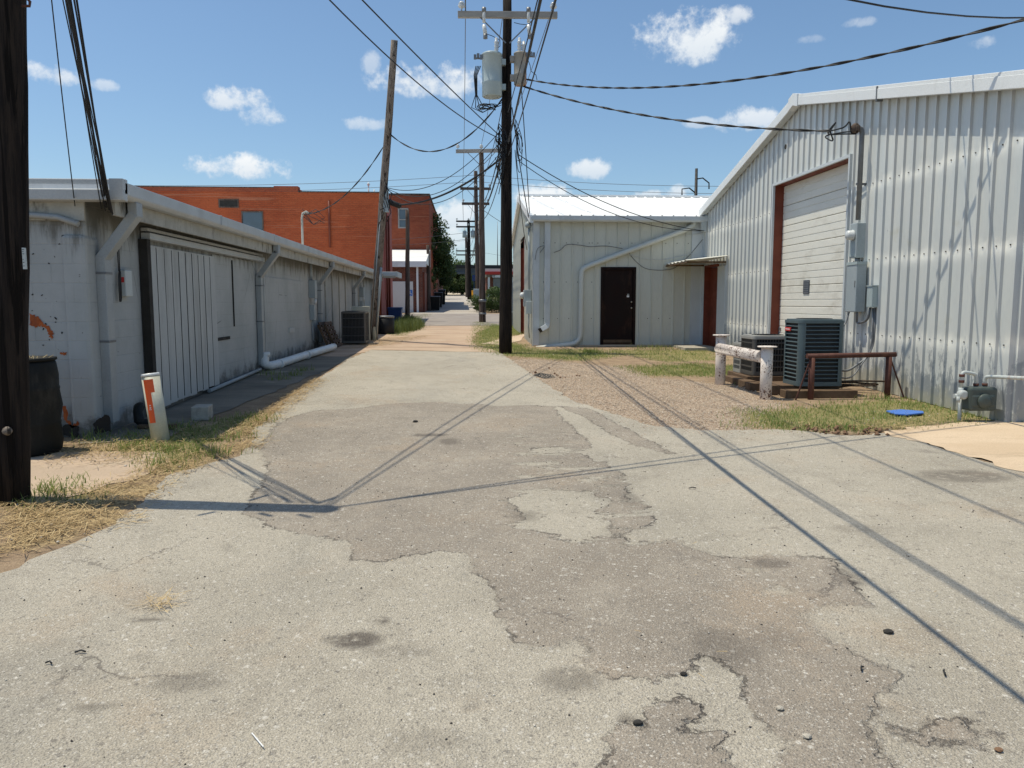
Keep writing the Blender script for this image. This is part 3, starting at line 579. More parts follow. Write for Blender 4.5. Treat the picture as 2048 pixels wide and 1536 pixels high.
# marker post
b = G(322, 884); tp = Vector((b.x - .085, b.y + .03, b.z + .68)); T = thing('marker_post', 'leaning cream plastic marker post with orange stripe beside the sliding door', 'post', b)
m = B(); ax = (tp - b).normalized(); m.tube([b - ax * .05, tp], .088, 28); obj('tube', m, CREAM, T)
m = B(); m.cyl(tp + ax * .001, tp + ax * .03, .092, .086, 28); obj('cap', m, PVC, T)
def curvepatch(b, ax, r, a0, a1, h0, h1, n=8):
    m = B(); u = Vector((1, 0, 0)); u = (u - ax * u.dot(ax)).normalized(); w = ax.cross(u); vs = []
    for i in range(n + 1):
        a = a0 + (a1 - a0) * i / n; o = (u * math.cos(a) + w * math.sin(a)) * r; vs += [b + ax * h0 + o, b + ax * h1 + o]
    m.add(vs, [(2 * i, 2 * i + 2, 2 * i + 3, 2 * i + 1) for i in range(n)], True); return m
m = curvepatch(b, ax, .0895, R(238), R(280), .21, .655); m2 = curvepatch(b, ax, .0895, R(280), R(303), .52, .655); m.add(m2.v, m2.f, True)
o = obj('orange_stripe', m, ORANGE, T)
m = curvepatch(b, ax, .0903, R(255), R(266), .36, .372); m2 = curvepatch(b, ax, .0903, R(255), R(266), .385, .395); m.add(m2.v, m2.f, True); m2 = curvepatch(b, ax, .0903, R(250), R(268), .345, .350); m.add(m2.v, m2.f, True); obj('printed_marking', m, WHITEM, o)
# block, elbow
b = G(405, 838); m = B(); m.box(-.10, .10, -.15, .15, 0, .165, Matrix.Translation(b) @ Matrix.Rotation(R(8), 4, 'Z')); solo('concrete_block', m, CONCB, 'single grey concrete block on the ground right of the marker post', 'block', bevel=.012)
b = Vector((-3.80, 9.0, gz(9))); T = thing('drain_elbow', 'black corrugated drain elbow at wall foot left of the sliding door', 'pipe', b)
m = B(); m.tube([b + Vector(v) for v in ((0, .05, .22), (0, .0, .21), (.02, -.08, .17), (.05, -.12, .08), (.10, -.16, .05), (.22, -.2, .05))], [.05, .056, .05, .056, .05, .06], 12); obj('elbow', m, BLACKP, T)
m = B(); m.box(.1, .5, -.28, -.2, .01, .05, Matrix.Translation(b)); obj('timber_offcut', m, TIMBER, T)
# pallets leaning
for k in range(2):
    b = Vector((-3.52 + .10 * k, 20.2 + .3 * k, gz(20.2))); T = thing('pallet', ('weathered pallet leaning directly against the white wall', 'front pallet of the leaning pair beside the tan condenser')[k], 'pallet', b, 'pallets leaning on the white wall')
    M_ = Matrix.Translation(b) @ Matrix.Rotation(R(-24), 4, 'Y')
    for i in range(3): m = B(); m.box(-.05, 0, -.45 + i * .42, -.40 + i * .42, 0, .68, M_); obj('stringer', m, TIMBER, T)
    for i in range(6): m = B(); m.box(.0, .018, -.46, .5, .02 + i * .125, .11 + i * .125, M_); obj('slat', m, POLE_M, T)
# ---------------- condensers
def condenser(label, x0, x1, y0, y1, z0, h, body, grill, slats, top=None, rad=.06, badge=False, group=None, fins=0):
    T = thing('air_conditioner', label, 'air conditioner', ((x0 + x1) / 2, (y0 + y1) / 2, z0), group)
    def rr(x0, x1, y0, y1, r, n=5):
        o = []
        for cx, cy, a0 in ((x1 - r, y1 - r, 0), (x0 + r, y1 - r, 90), (x0 + r, y0 + r, 180), (x1 - r, y0 + r, 270)):
            for k in range(n + 1): a = R(a0 + 90 * k / n); o.append((cx + r * math.cos(a), cy + r * math.sin(a)))
        return o
    def lay(m, off, z0, z1): m.prism([(x, y, z0) for x, y in rr(x0 - off, x1 + off, y0 - off, y1 + off, rad + off)], (0, 0, z1 - z0))
    m = B(); lay(m, -.025, z0 + .05, z0 + h - .03); obj('coil', m, grill, T)
    m = B(); lay(m, .004, z0, z0 + .06); obj('base_pan', m, body, T)
    m = B(); lay(m, .006, z0 + h - .055, z0 + h - .01); lay(m, -.02, z0 + h - .01, z0 + h + .006); tp = obj('top_cover', m, top or body, T, bevel=.004)
    m = B(); cx, cy = (x0 + x1) / 2, (y0 + y1) / 2; rr_ = min(x1 - x0, y1 - y0) * .42
    for k in range(6): m.tube([(cx + rr_ * (k + 1) / 6 * math.cos(a), cy + rr_ * (k + 1) / 6 * math.sin(a), z0 + h + .012) for a in np.linspace(0, 6.283, 25)], .004, 4, False)
    obj('fan_grille', m, grill, tp)
    for sx in (0, 1):
        for sy in (0, 1):
            cx_ = x1 - rad if sx else x0 + rad; cy_ = y1 - rad if sy else y0 + rad; m = B(); a0 = {(1, 1): 0, (0, 1): 90, (0, 0): 180, (1, 0): 270}[(sx, sy)]
            ar = [(cx_ + rad * math.cos(R(a0 + t)), cy_ + rad * math.sin(R(a0 + t))) for t in np.linspace(-14, 104, 9)]; ai = [(cx_ + (rad - .02) * math.cos(R(a0 + t)), cy_ + (rad - .02) * math.sin(R(a0 + t))) for t in np.linspace(104, -14, 9)]
            m.prism([(x, y, z0 + .06) for x, y in ar + ai], (0, 0, h - .115)); obj('corner_post', m, body, T)
    for i in range(slats):
        z = z0 + .08 + (h - .15) * (i + .5) / slats; m = B(); o = rr(x0, x1, y0, y1, rad); t = .0045
        vs = [(x, y, z - t) for x, y in o] + [(x, y, z + t) for x, y in o]; ii = rr(x0 + .028, x1 - .028, y0 + .028, y1 - .028, rad); vs += [(x, y, z + t + .012) for x, y in ii] + [(x, y, z + .012) for x, y in ii]; n = len(o)
        fs = [];
        for k in range(n):
            k2 = (k + 1) % n
            fs += [(k, k2, n + k2, n + k), (n + k, n + k2, 2 * n + k2, 2 * n + k), (2 * n + k, 2 * n + k2, 3 * n + k2, 3 * n + k), (3 * n + k, 3 * n + k2, k2, k)]
        m.add(vs, fs); obj('louvre', m, body, T)
    if fins:
        m = B()
        for i in range(fins):
            x = x0 + rad + (x1 - x0 - 2 * rad) * i / (fins - 1); m.box(x - .003, x + .003, y0 - .002, y0 + .004, z0 + .06, z0 + h - .05)
            y = y0 + rad + (y1 - y0 - 2 * rad) * i / (fins - 1)
            for xx in (x0, x1): m.box(xx - .003, xx + .003, y - .003, y + .003, z0 + .06, z0 + h - .05)
        obj('wire_guard', m, body, T)
    if badge:
        m = B(); yb = y0 + .42; m.box(x0 - .012, x0 + .004, yb - .10, yb + .10, z0 + h * .82, z0 + h * .875); bd = obj('badge', m, REDB, T, bevel=.003)
        m = B(); m.box(x0 - .0135, x0 - .0125, yb - .075, yb + .075, z0 + h * .842, z0 + h * .853); obj('badge_lettering', m, WHITEM, bd)
    return T
c1 = G(1600, 778, .13)
condenser('large dark slate condenser with red badge by the right building wall', 4.80, 5.475, 10.95, 11.55, gz(11) + .15, .97, ACG, ACD, 14, badge=True, rad=.07)
condenser('smaller grey condenser half hidden behind the large slate condenser', 4.60, 5.30, 12.25, 12.85, gz(12.3) + .16, .64, ACB, ACD, 5, top=ACT, fins=14, rad=.05)
condenser('pale topped low condenser rearmost behind the white pipe barrier', 4.72, 5.12, 13.15, 13.55, gz(13.2) + .10, .52, ACT, ACD, 4, fins=10, rad=.04)
y_ = G(712, 690).y
condenser('tan framed condenser with dark grille against the left white wall', G(688, 688).x, G(735, 688).x, y_, y_ + .75, gz(y_) + .05, .86, ACB, ACD, 3, top=ACB, fins=16, rad=.04)
y_ = G(770, 669).y; T = thing('air_conditioner', 'round low black condenser right of the leaning pole foot', 'air conditioner', (G(770, 669).x, y_ + .3, gz(y_)))
cc = Vector((G(770, 669).x, y_ + .3, gz(y_) + .02)); m = B(); m.lathe(cc, [(.27, 0), (.285, .02), (.285, .52), (.27, .53)], 24); obj('coil', m, ACD, T)
m = B(); m.lathe(cc + Vector((0, 0, .531)), [(.29, 0), (.295, .05), (.24, .07), (.02, .075)], 24); obj('top_cover', m, STEEL, T)
m = B(); y_ = 22.35; m.box(-3.35, G(747, 681).x - .02, y_, y_ + .05, gz(22) + .02, gz(22) + 1.03); solo('equipment_panel', m, CREAM, 'plain cream panel standing right behind the tan condenser', 'panel', bevel=.01)
b = G(749, 681); m = B(); m.lathe(b, [(.055, -.05), (.055, .54), (.045, .565), (.01, .57)], 14); solo('bollard', m, CREAM, 'short cream pipe bollard at the foot of the leaning pole', 'bollard')
# blue bin
b = G(791, 649); T = thing('wheeled_bin', 'navy blue wheeled bin beyond the warehouse beside a bare post', 'bin', b)
def taper(m, b, w0, w1, d0, d1, h0, h1):
    vs = [b + Vector((sx * w, sy * d, z)) for w, d, z in ((w0, d0, h0), (w1, d1, h1)) for sx, sy in ((-1, -1), (1, -1), (1, 1), (-1, 1))]
    m.add(vs, [(3, 2, 1, 0), (4, 5, 6, 7), (0, 1, 5, 4), (1, 2, 6, 5), (2, 3, 7, 6), (3, 0, 4, 7)])
m = B(); taper(m, b, .22, .29, .22, .3, .05, .66); obj('body', m, NAVY, T, bevel=.02)
m = B(); taper(m, b, .315, .29, .33, .30, .665, .72); obj('lid', m, NAVY, T, bevel=.015)
for s in (-1, 1): m = B(); m.lathe(b + Vector((s * .21, .22, .08)), [(.08, -.02), (.08, .02)], 14, 'x'); obj('wheel', m, BLACKP, T)

# ------------------------------------------------------------------ poles and their gear
def insul(m, p, s=1.0): m.lathe(p, [(.012 * s, 0), (.012 * s, .06 * s), (.055 * s, .07 * s), (.07 * s, .10 * s), (.045 * s, .12 * s), (.06 * s, .135 * s), (.035 * s, .17 * s), (.01 * s, .18 * s)], 12)
def pole(label, base, top, r0, r1, mat, name='utility_pole', n=20, group=None):
    base, top = Vector(base), Vector(top); T = thing(name, label, 'pole', base, group); m = B(); k = 14; rr = [r0 + (r1 - r0) * i / k for i in range(k + 1)]
    pts = [base.lerp(top, i / k) + Vector((random.uniform(-1, 1), random.uniform(-1, 1), 0)) * r0 * .05 for i in range(k + 1)]; pts[0] = base - (top - base).normalized() * .15
    m.tube(pts, rr, n, True, .035); obj('shaft', m, mat, T); return T
def crossarm(T, c, L, z, yoff, mat=ARM, s=1.0, pins=(-1, 0, 1), tilt=0.0, brace=True, th=.06):
    M_ = Matrix.Translation((c.x, c.y + yoff, z)) @ Matrix.Rotation(tilt, 4, 'Y')
    m = B(); m.box(-L / 2, L / 2, -.055, .055, -th, th, M_); a = obj('crossarm', m, mat, T, bevel=.008)
    for k in pins:
        m = B(); insul(m, M_ @ Vector((k * (L / 2 - .09), 0, th)), s); obj('insulator', m, PORC, a)
    if brace:
        m = B()
        for k in (-1, 1): m.tube([M_ @ Vector((k * L * .29, yoff and -.02 or 0, -.03)), (c.x + k * .04, c.y + yoff * .9, z - .62)], .018, 4)
        obj('brace', m, STEEL, T)
# near left pole
PL = Vector((-3.43, 5.82, gz(5.8))); _t = atY(17, 0, 5.82); PLT = PL + (_t - PL) * ((6.15 - PL.z) / (_t.z - PL.z))
T = pole('near dark wooden pole cropped at the left edge of the photo', PL, PLT, .132, .094, POLE_D, n=36)
m = B(); q = atY(55, 517, 5.72); m.box(q.x - .03, q.x - .012, q.y - .01, q.y + .012, q.z - .075, q.z + .075); o = obj('pole_tag', m, BOXL, T)
m = B()
for k, (w_, z_) in enumerate(((.012, .06), (.008, .045), (.012, .03), (.006, -.01), (.010, -.03), (.009, -.055))): m.box(q.x - .027, q.x - .027 + w_, q.y - .0125, q.y - .0105, q.z + z_, q.z + z_ + .004)
obj('tag_lettering', m, GRIME, o)
m = B(); q = atY(53, 12, 5.75); m.tube([q + Vector((-.03, 0, .0)), q + Vector((.02, 0, .0)), q + Vector((.025, 0, .03)), q + Vector((.01, 0, .045))], .010, 6); obj('hook', m, RUST, T)
m = B()
for k, z in enumerate((4.2, 4.6, 5.0, 5.35, 5.7, 5.95)): _px = PL.x + (PLT.x - PL.x) * (z - PL.z) / (PLT.z - PL.z); m.tube([(_px, 5.68 + .3 * (k % 2), z), (_px + (.1 if k % 3 else -.1), 5.60 + .55 * (k % 2), z + .03)], .018, 6)
obj('step_bolt', m, STEEL, T)
m = B(); q = atY(14, 862, 5.68); m.lathe(q, [(.03, .02), (.034, 0), (.02, -.03), (.005, -.035)], 10, 'y'); obj('knot', m, POLE_G, T)
# tall pole with transformers
b = G(1011, 707); TT = Vector((.93, 18.7, 8.72)); TPZ = lambda py: atY(1018, py, 18.6).z
PT = pole('tall black pole with two transformers in front of the pale green shed', b, TT, .155, .10, POLE_T)
m = B(); insul(m, Vector((TT.x, TT.y, 8.72)), 1.3); obj('insulator', m, PORC, PT)
crossarm(PT, TT, 2.30, TPZ(32), -.16, s=1.25, pins=(-1, 1), tilt=-.012, th=.07)
for s, px in ((-1, 968), (1, 1057)):
    q = atY(px, 50, 18.35); m = B(); m.tube([q + Vector((0, 0, .35)), q + Vector((0, 0, .05))], .035, 8); m.tube([q, q + Vector((.03, 0, -.2))], .045, 8)
    o = obj('fuse_cutout', m, PORC, PT); m = B(); m.tube([q + Vector((.0, 0, .38)), q + Vector((.0, 0, .28))], .05, 8); m.tube([q + Vector((.03, 0, -.2)), q + Vector((.03, 0, -.3))], .05, 8); obj('fuse_clamp', m, STEEL, o)
def transformer(label, px0, px1, py0, py1, mat, bush, dark=False):
    a = atY(px0, py0, 18.45); c_ = atY(px1, py1, 18.45); r = (c_.x - a.x) / 2; c0 = Vector(((a.x + c_.x) / 2, 18.45, c_.z)); h = a.z - c_.z
    T = thing('transformer', label, 'transformer', c0, 'transformers hung on the tall black pole')
    m = B(); m.lathe(c0, [(r * .9, 0), (r, .02), (r * 1.0, h * .30), (r * 1.02, h * .31), (r * 1.02, h * .33), (r, h * .34), (r, h * .92), (r * 1.05, h * .925), (r * 1.05, h * .96), (r * .9, h * .985), (r * .4, h)], 28); obj('tank', m, mat, T)
    for x, hh in bush:
        m = B(); p = c0 + Vector((x, 0, h * .97)); m.lathe(p, [(.05, 0)] + [(.055 - .018 * (k % 2), .03 + hh * k / 8) for k in range(8)] + [(.03, hh), (.035, hh + .05), (.01, hh + .07)], 12); obj('bushing', m, PORC if x > -9 else STEEL, T)
    m = B(); s = 1 if c0.x < TT.x else -1
    for zz in (.24, .80): m.box(min(c0.x + s * r * .9, TT.x - s * .05), max(c0.x + s * r * .9, TT.x - s * .05), 18.42, 18.56, c0.z + h * zz - .07, c0.z + h * zz + .06)
    obj('bracket', m, mat, T)
    m = B()
    for k in range(3): m.box(c0.x - s * (r + .02 + .07 * k) - .03, c0.x - s * (r + .02 + .07 * k) + .03, 18.36, 18.42, c0.z + h * (.83 + .025 * (k % 2)), c0.z + h * (.83 + .025 * (k % 2)) + .1)
    m.tube([(c0.x - s * r * .8, 18.4, c0.z + h * .85), (c0.x - s * (r + .17), 18.39, c0.z + h * .85)], .02, 6)
    obj('terminal', m, STEEL, T); return c0, r, h
t1 = transformer('large clean pale grey transformer on the left of the tall black pole', 964, 1004, 105, 195, TXG, [(.1, .3)])
t2 = transformer('narrow rust streaked transformer on the right of the tall black pole', 1028, 1053, 104, 171, TXR, [(-.02, .28), (.08, .2)])
# leaning pole
LB, LTp = G(746, 680), atY(789, 80, 20.6)
PN = pole('bare grey pole leaning right beside the left warehouse', LB, LTp, .135, .085, POLE_G)
m = B(); off = Vector((.10, -.12, 0)); m.tube([LB + off, LB.lerp(LTp, .27) + off], .035, 8); m.tube([LB + Vector((-.06, -.13, 0)), LB.lerp(LTp, .5) + Vector((-.02, -.10, 0))], .014, 6); obj('conduit', m, BOXG, PN)
q = LB.lerp(LTp, .50); m = B(); m.box(q.x + .03, q.x + .17, q.y - .16, q.y - .05, q.z - .3, q.z + .28); obj('junction_box', m, BOXG, PN, bevel=.01)
m = B()
for k in range(7):
    s_ = .5 + .012 * k; q = LB.lerp(LTp, s_) + Vector((random.uniform(-.12, .14), -.12, 0)); m.tube([q, q + Vector((random.uniform(-.1, .2), -.04, random.uniform(-.5, -.1))), q + Vector((random.uniform(-.05, .1), 0, random.uniform(-.7, -.4)))], .012, 5)
obj('cable_tangle', m, CABLE, PN)
# bare post, second, third and far poles
b = G(815, 643); pole('thin dark bare post beside the navy bin', b, atY(815, 420, b.y), .11, .085, POLE_M, 'wooden_post')
b = G(965, 645); P2 = Vector((b.x, b.y, 0)); tz = atY(965, 300, b.y).z; P2T = Vector((b.x - .02, b.y, tz))
T2 = pole('grey pole with single top crossarm just left of the tall black pole', b, P2T, .15, .10, POLE_M)
crossarm(T2, P2T, atY(1001, 300, b.y).x - atY(927, 300, b.y).x + .6, atY(960, 303, b.y).z, -.15, tilt=-.03, pins=(-1, 1), s=1.2, th=.075)
m = B(); m.lathe((b.x, b.y, b.z + .9), [(.17, 0), (.17, .12)], 14); m.lathe((b.x, b.y, b.z + .35), [(.17, 0), (.17, .08)], 14); obj('band', m, STEEL, T2)
m = B(); insul(m, P2T, 1.3); obj('insulator', m, PORC, T2)
b3 = G(957, 622); P3T = atY(951, 342, b3.y)
T3 = pole('brown pole with two crossarms beyond the cross street', b3, P3T, .17, .11, POLE_M)
crossarm(T3, P3T, 1.95, atY(951, 378, b3.y).z, -.15, POLE_M, s=1.2, th=.08); crossarm(T3, P3T, 1.75, atY(951, 408, b3.y).z, -.15, POLE_M, s=1.2, pins=(-1, 1), th=.08)
q = atY(958, 450, b3.y); m = B(); m.lathe((q.x + .12, b3.y - .3, q.z - .6), [(.18, 0), (.2, .05), (.2, .8), (.1, .88)], 14); solo('transformer', m, ACT, 'weathered transformer on the brown two-arm pole', 'transformer')
m = B(); q = atY(955, 588, b3.y - 1); m.box(q.x - .26, q.x + .26, q.y - .2, q.y, q.z - .32, q.z + .32); T_ = thing('meter_cabinet', 'pale grey cabinet mounted low beside the brown two-arm pole', 'cabinet', (q.x, q.y, b3.z)); obj('case', m, BOXL, T_, bevel=.02)
m = B(); m.tube([(q.x + .1, q.y - .05, q.z - .3), (q.x + .1, q.y - .05, gz(q.y))], .05, 8); obj('stand', m, POLE_M, T_)
for lab, px, pyb, pyt, D_, mt, arms in (('black distant pole with stacked crossarms behind the yellow barrel', 939, 600, 440, 92, POLE_T, (443, 454)), ('slim distant brown pole left of the black distant pole', 934, 594, 470, 112, POLE_M, (502, 510)), ('pole partly hidden by the trees behind the small brick building', 858, 622, 490, 50, POLE_M, ())):
    b = atY(px, pyb, D_); b.z = gz(D_); t_ = atY(px - 2, pyt, D_); P_ = pole(lab, b, t_, {92: .28, 112: .24}.get(D_, .16), {92: .17, 112: .15}.get(D_, .1), mt, n=10)
    for py in arms: crossarm(P_, t_, 2.9, atY(px, py, D_).z, -.2, mt, s=1.6, brace=False, th=.09)
    if D_ == 92:
        for s, px2 in ((-1, 929), (1, 946)):
            q = atY(px2, 470, D_); m = B(); m.lathe((q.x, q.y, q.z - .3), [(.22, 0), (.25, .05), (.25, .75), (.08, .85), (.06, 1.1)], 12); solo('transformer', m, TXG, ('left of the two far blue-grey transformers on the black distant pole', 'right of the two far blue-grey transformers on the black distant pole')[s > 0], 'transformer')
# steel transmission pole behind the sheds
b = atY(1392, 400, 70); T = thing('transmission_pole', 'dark steel line pole with curved arms rising behind the shed roof', 'pole', (b.x, 70, gz(70)))
m = B(); t_ = atY(1393, 337, 70); m.tube([(b.x, 70, gz(70)), t_], [.22, .12], 10); obj('shaft', m, CABLE, T)
for x1_, y1_, y0_ in ((1364, 378, 388), (1418, 366, 358)):
    m = B(); m.tube([atY(1393, y0_, 70), atY((1393 + x1_) / 2, min(y0_, y1_) - 2, 70), atY(x1_, y1_, 70), atY(x1_, y1_ + 12, 70)], .06, 6); obj('arm', m, CABLE, T)
b = atY(995, 530, 190); m = B(); m.tube([(b.x, 190, gz(190)), atY(995, 443, 190)], [.18, .05], 5); solo('radio_mast', m, STEEL, 'very thin radio mast far beyond the bridge', 'mast')

# ------------------------------------------------------------------ cables
def cat(p0, p1, sag, n=22): p0, p1 = Vector(p0), Vector(p1); return [p0.lerp(p1, t) - Vector((0, 0, 4 * sag * t * (1 - t))) for t in np.linspace(0, 1, n)]
def cable(label, p0, p1, sag, r=.009, mat=None, twist=False, group='overhead cables', n=22):
    m = B(); mat = mat or CABLE
    if twist:
        L = (Vector(p1) - Vector(p0)).length; N = int(L * 8); pts = cat(p0, p1, sag, N); m.tube(pts, r * .7, 5, False)
        for ph in (0, 3.14):
            m.tube([p + Vector((math.cos(i * .8 + ph), 0, math.sin(i * .8 + ph))) * r * 1.15 for i, p in enumerate(pts)], r * .9, 5, False)
    else: m.tube(cat(p0, p1, sag, n), r, 6, False)
    return solo('overhead_cable', m, mat, label, 'cable', group)
X0 = TT.x; P = lambda px, py, Y=18.55: atY(px, py, Y)
# primary conductors, tall pole -> behind camera and -> second pole -> third
aL, aM, aR = P(931, 22), Vector((TT.x, TT.y, 8.95)), P(1104, 17)
for k, (p, lab) in enumerate(((aL, 'left'), (aM, 'middle'), (aR, 'right'))):
    cable(f'bare conductor passing over the viewer from the {("left arm end", "top", "right arm end")[k]} of the tall black pole', p, (p.x + (-.05, .0, .1)[k], -30, 8.5), .45, .015, CABLEG)
    q = (atY(928, 296, P2T.y), P2T + Vector((0, 0, .2)), atY(999, 294, P2T.y))[k]
    cable(f'bare conductor from the {("left arm end", "top", "right arm end")[k]} of the black pole to the grey pole', p, q, .25, .009, CABLEG)
    r_ = (atY(925, 374, b3.y), atY(950, 374, b3.y), atY(979, 374, b3.y))[k]
    cable(f'bare conductor from the {("left", "middle", "right")[k]} of the grey pole arm to the brown two-arm pole', q, r_, .2, .011, CABLEG)
    cable(f'bare conductor from the {("left", "middle", "right")[k]} of the brown two-arm pole to the black distant pole', r_, atY((927, 938, 949)[k], 441, 92), .6, .016, CABLEG)
# telephone and service cables toward the viewer along the alley
for k, (z, x1, z1, r) in enumerate(((5.3, .05, 4.8, .018), (5.0, .35, 4.5, .009), (6.0, .75, 5.6, .009))):
    cable(('thick black telephone cable passing over the viewer beside the tall pole', 'thin telephone cable strung just under the thick black one', 'black service cable passing over the viewer right of the tall pole', 'highest service cable passing over the viewer right of the tall pole', 'lowest thin telephone cable passing over the viewer')[k], (TT.x, 18.55, z), (x1 + .05, -28, z1 + .6), .95, r)
for k, (z, z2, r) in enumerate(((5.3, 5.6, .024), (5.6, 5.9, .014), (4.9, 5.2, .012), (6.4, 6.9, .010))):
    cable(('thick telephone cable sagging from the tall pole to the grey pole behind', 'second cable sagging from the tall pole to the grey pole behind', 'lowest thin cable from the tall pole to the grey pole behind', 'highest secondary cable from the tall pole to the grey pole behind')[k], (TT.x - .08, 18.7, z), (P2T.x, P2T.y, z2), .35, r)
    cable(('thick telephone cable from the grey pole to the brown two-arm pole', 'second cable from the grey pole to the brown two-arm pole', 'lowest thin cable from the grey pole to the brown two-arm pole', 'highest secondary cable from the grey pole to the brown two-arm pole')[k], (P2T.x, P2T.y, z2), (b3.x, b3.y, z2 + .7), .35, r)
    cable(('thick telephone cable from the brown two-arm pole to the distance', 'second cable from the brown two-arm pole to the distance', 'lowest cable from the brown two-arm pole to the distance', 'highest secondary cable from the brown two-arm pole to the distance')[k], (b3.x, b3.y, z2 + .7), (.1, 92, z2 + 1.4), .8, r * 1.4)
# near left pole to tall pole and to right
PLp = Vector((PLT.x, PLT.y, 6.1))
cable('upper black cable from the near left pole to the tall black pole', PLp, P(1000, 272), .10, .011)
cable('lower sagging black cable from the near left pole to the tall black pole', Vector((PLT.x, PLT.y, 6.0)), P(995, 275), .45, .010)
cable('black cable crossing the top right corner toward the right building', PLp, (12.4, 12.85, 6.9), 1.35, .012)
cable('short thick cable at the top right corner of the photo', Vector((PLT.x, PLT.y, 6.05)), (12.4, 12.2, 7.4), 1.3, .014)
for k in range(11):
    zt = 6.0 - .10 * k; x_ = [213, 222, 216, 208, 225, 203, 219, 150, 211, 218, 226][k]; y_ = [415, 425, 408, 412, 430, 418, 420, 412, 422, 416, 428][k]
    cable(f'black wire from the near left pole to the warehouse corner, {("first", "second", "third", "fourth", "fifth", "sixth", "seventh", "eighth", "ninth", "tenth", "eleventh")[k]} down', (PLT.x + .05 * (k % 3 - 1), 5.95, zt), atY(x_, y_, yb0 - .06), (.05, .10, .03, .16, .02, .22, .08, .16, .14, .10, .02)[k], (.009, .006, .009, .005, .006, .005, .008, .005, .006, .005, .005)[k], group='service wires to the warehouse corner')
# leaning pole cables
cable('twisted service cable sagging from the leaning pole to the tall black pole', LB.lerp(LTp, .725), P(1010, 190), .85, .010, twist=True)
mh = Vector((-5.03, 24, 4.25))
cable('twisted service cable dropping left from the leaning pole to the roof mast', LB.lerp(LTp, .70), mh, .5, .010, twist=True)
cable('thick telephone cable from the leaning pole up to the tall black pole', LB.lerp(LTp, .49) + Vector((.35, 0, 0)), P(1004, 315), .28, .024)
for k in range(3): cable(f'thin wire from the leaning pole toward the tall black pole, {("upper", "middle", "lower")[k]} of three', LB.lerp(LTp, .55), P(1000, 262 + 22 * k), .55 + .12 * k, .009)
q0, q1 = LB.lerp(LTp, .50) + Vector((.1, -.05, .02)), LB.lerp(LTp, .49) + Vector((.52, -.1, -.06))
m = B(); m.tube([q0, q0.lerp(q1, .08), q0.lerp(q1, .92), q1], [.04, .075, .075, .03], 14); solo('splice_case', m, CABLE, 'black splice case hung on the cable beside the leaning pole', 'splice case')
# right services
cable('thick twisted service cable running from the tall pole off to the upper right', P(1050, 158), (11.5, -2.6, 6.4), 1.9, .011, twist=True, n=30)
WH = atX(1712, 258, 6.08)
cable('thick twisted service cable from the tall pole to the mast on the galvanised building', P(1045, 172), atX(1660, 262, 5.9), .22, .012, twist=True)
br = atX(1408, 462, 6.2)
cable('thin cable from the tall pole to the corner of the galvanised building, upper', P(1035, 308), br, .30, .011); cable('thin cable from the tall pole to the corner of the galvanised building, lower', P(1035, 320), br, .42, .009)
ms = Vector((1.66, 21.0, 3.65))
cable('black cable hanging from the tall pole to the shed mast, inner', P(1024, 215), ms, .15, .013); cable('black cable looping from the tall pole to the shed mast, outer', P(1042, 165), ms + Vector((0, 0, -.05)), -.1, .012)
cable('thin cable looping low from the tall pole to the shed side wall', P(1030, 300), Vector((1.66, 22.2, 3.1)), .25, .010)
# street wires
for k, (x0, x1) in enumerate((((-30, 44, 8.2), (26, 44, 8.6)), ((-30, 43, 7.7), (26, 43, 8.0)))):
    cable(f'faint {("upper", "lower")[k]} street wire leaving the brown two-arm pole to the left', x0, (P3T.x, P3T.y, P3T.z - .25 - .4 * k), .5, .013, CABLEG); cable(f'faint {("upper", "lower")[k]} street wire leaving the brown two-arm pole to the right', (P3T.x, P3T.y, P3T.z - .25 - .4 * k), x1, .5, .013, CABLEG)
for k, (a_, c_, sg) in enumerate((((-14, 44, 5.4), atY(955, 462, b3.y), .5), ((-10, 40, 4.8), atY(957, 475, b3.y), .4), ((-20, 60, 6.5), atY(935, 480, 92), 1.0), ((25, 92, 7), atY(938, 500, 92), 1.0), (atY(966, 420, P2T.y), (9, 50, 4.3), .6))):
    cable(('pale wire crossing in front of the red brick walls, higher', 'pale wire crossing in front of the red brick walls, lower', 'distant wire to the black distant pole from the left', 'distant wire to the black distant pole from the right', 'wire sagging right from the grey pole behind the tall pole')[k], a_, c_, sg, .011, CABLEG)
# tangled slack loops on the tall pole
def tangle(label, cx, cz, w, h, n, seed, y=18.38, r=.010):
    rr_ = random.Random(seed); m = B()
    for k in range(n):
        ph = rr_.uniform(0, 6.28); a1, b1 = rr_.uniform(.5, 1) * w, rr_.uniform(.4, 1) * h; dx, dz = rr_.uniform(-.25, .25) * w, rr_.uniform(-.3, .3) * h
        m.tube([(cx + dx + a1 * math.cos(t + ph) + .1 * w * math.sin(3 * t), y + .04 * math.sin(2 * t), cz + dz + b1 * math.sin(t) * (1 - .3 * math.cos(t))) for t in np.linspace(0, rr_.uniform(3.5, 6), 18)], r, 5, False)
    return solo('slack_wire', m, CABLE, label, 'wire')
q = P(978, 218); tangle('bundle of slack black wire looped under the large grey transformer', q.x, q.z, .26, .07, 6, 3, r=.008)
q = P(952, 205); m = B()
for k in range(4): m.tube([P(952 + 3 * k, 132), P(948 + 2 * k, 150), P(951 + k, 190), P(943 + 8 * k, 215), P(965, 225), P(1004, 205)], .011, 5, False)
solo('slack_wire', m, CABLE, 'black leads hanging from the left terminals of the large transformer', 'wire')
q = P(1003, 290); tangle('knot of slack wire on the left face of the tall pole below the transformers', q.x, q.z, .13, .42, 12, 8, r=.009)
q = P(1003, 345); tangle('lower knot of slack wire on the left face of the tall pole', q.x - .05, q.z, .10, .5, 6, 18, r=.009)
q = P(1037, 290); tangle('long slack wire loops on the right face of the tall pole', q.x, q.z, .10, .65, 5, 28, r=.009)
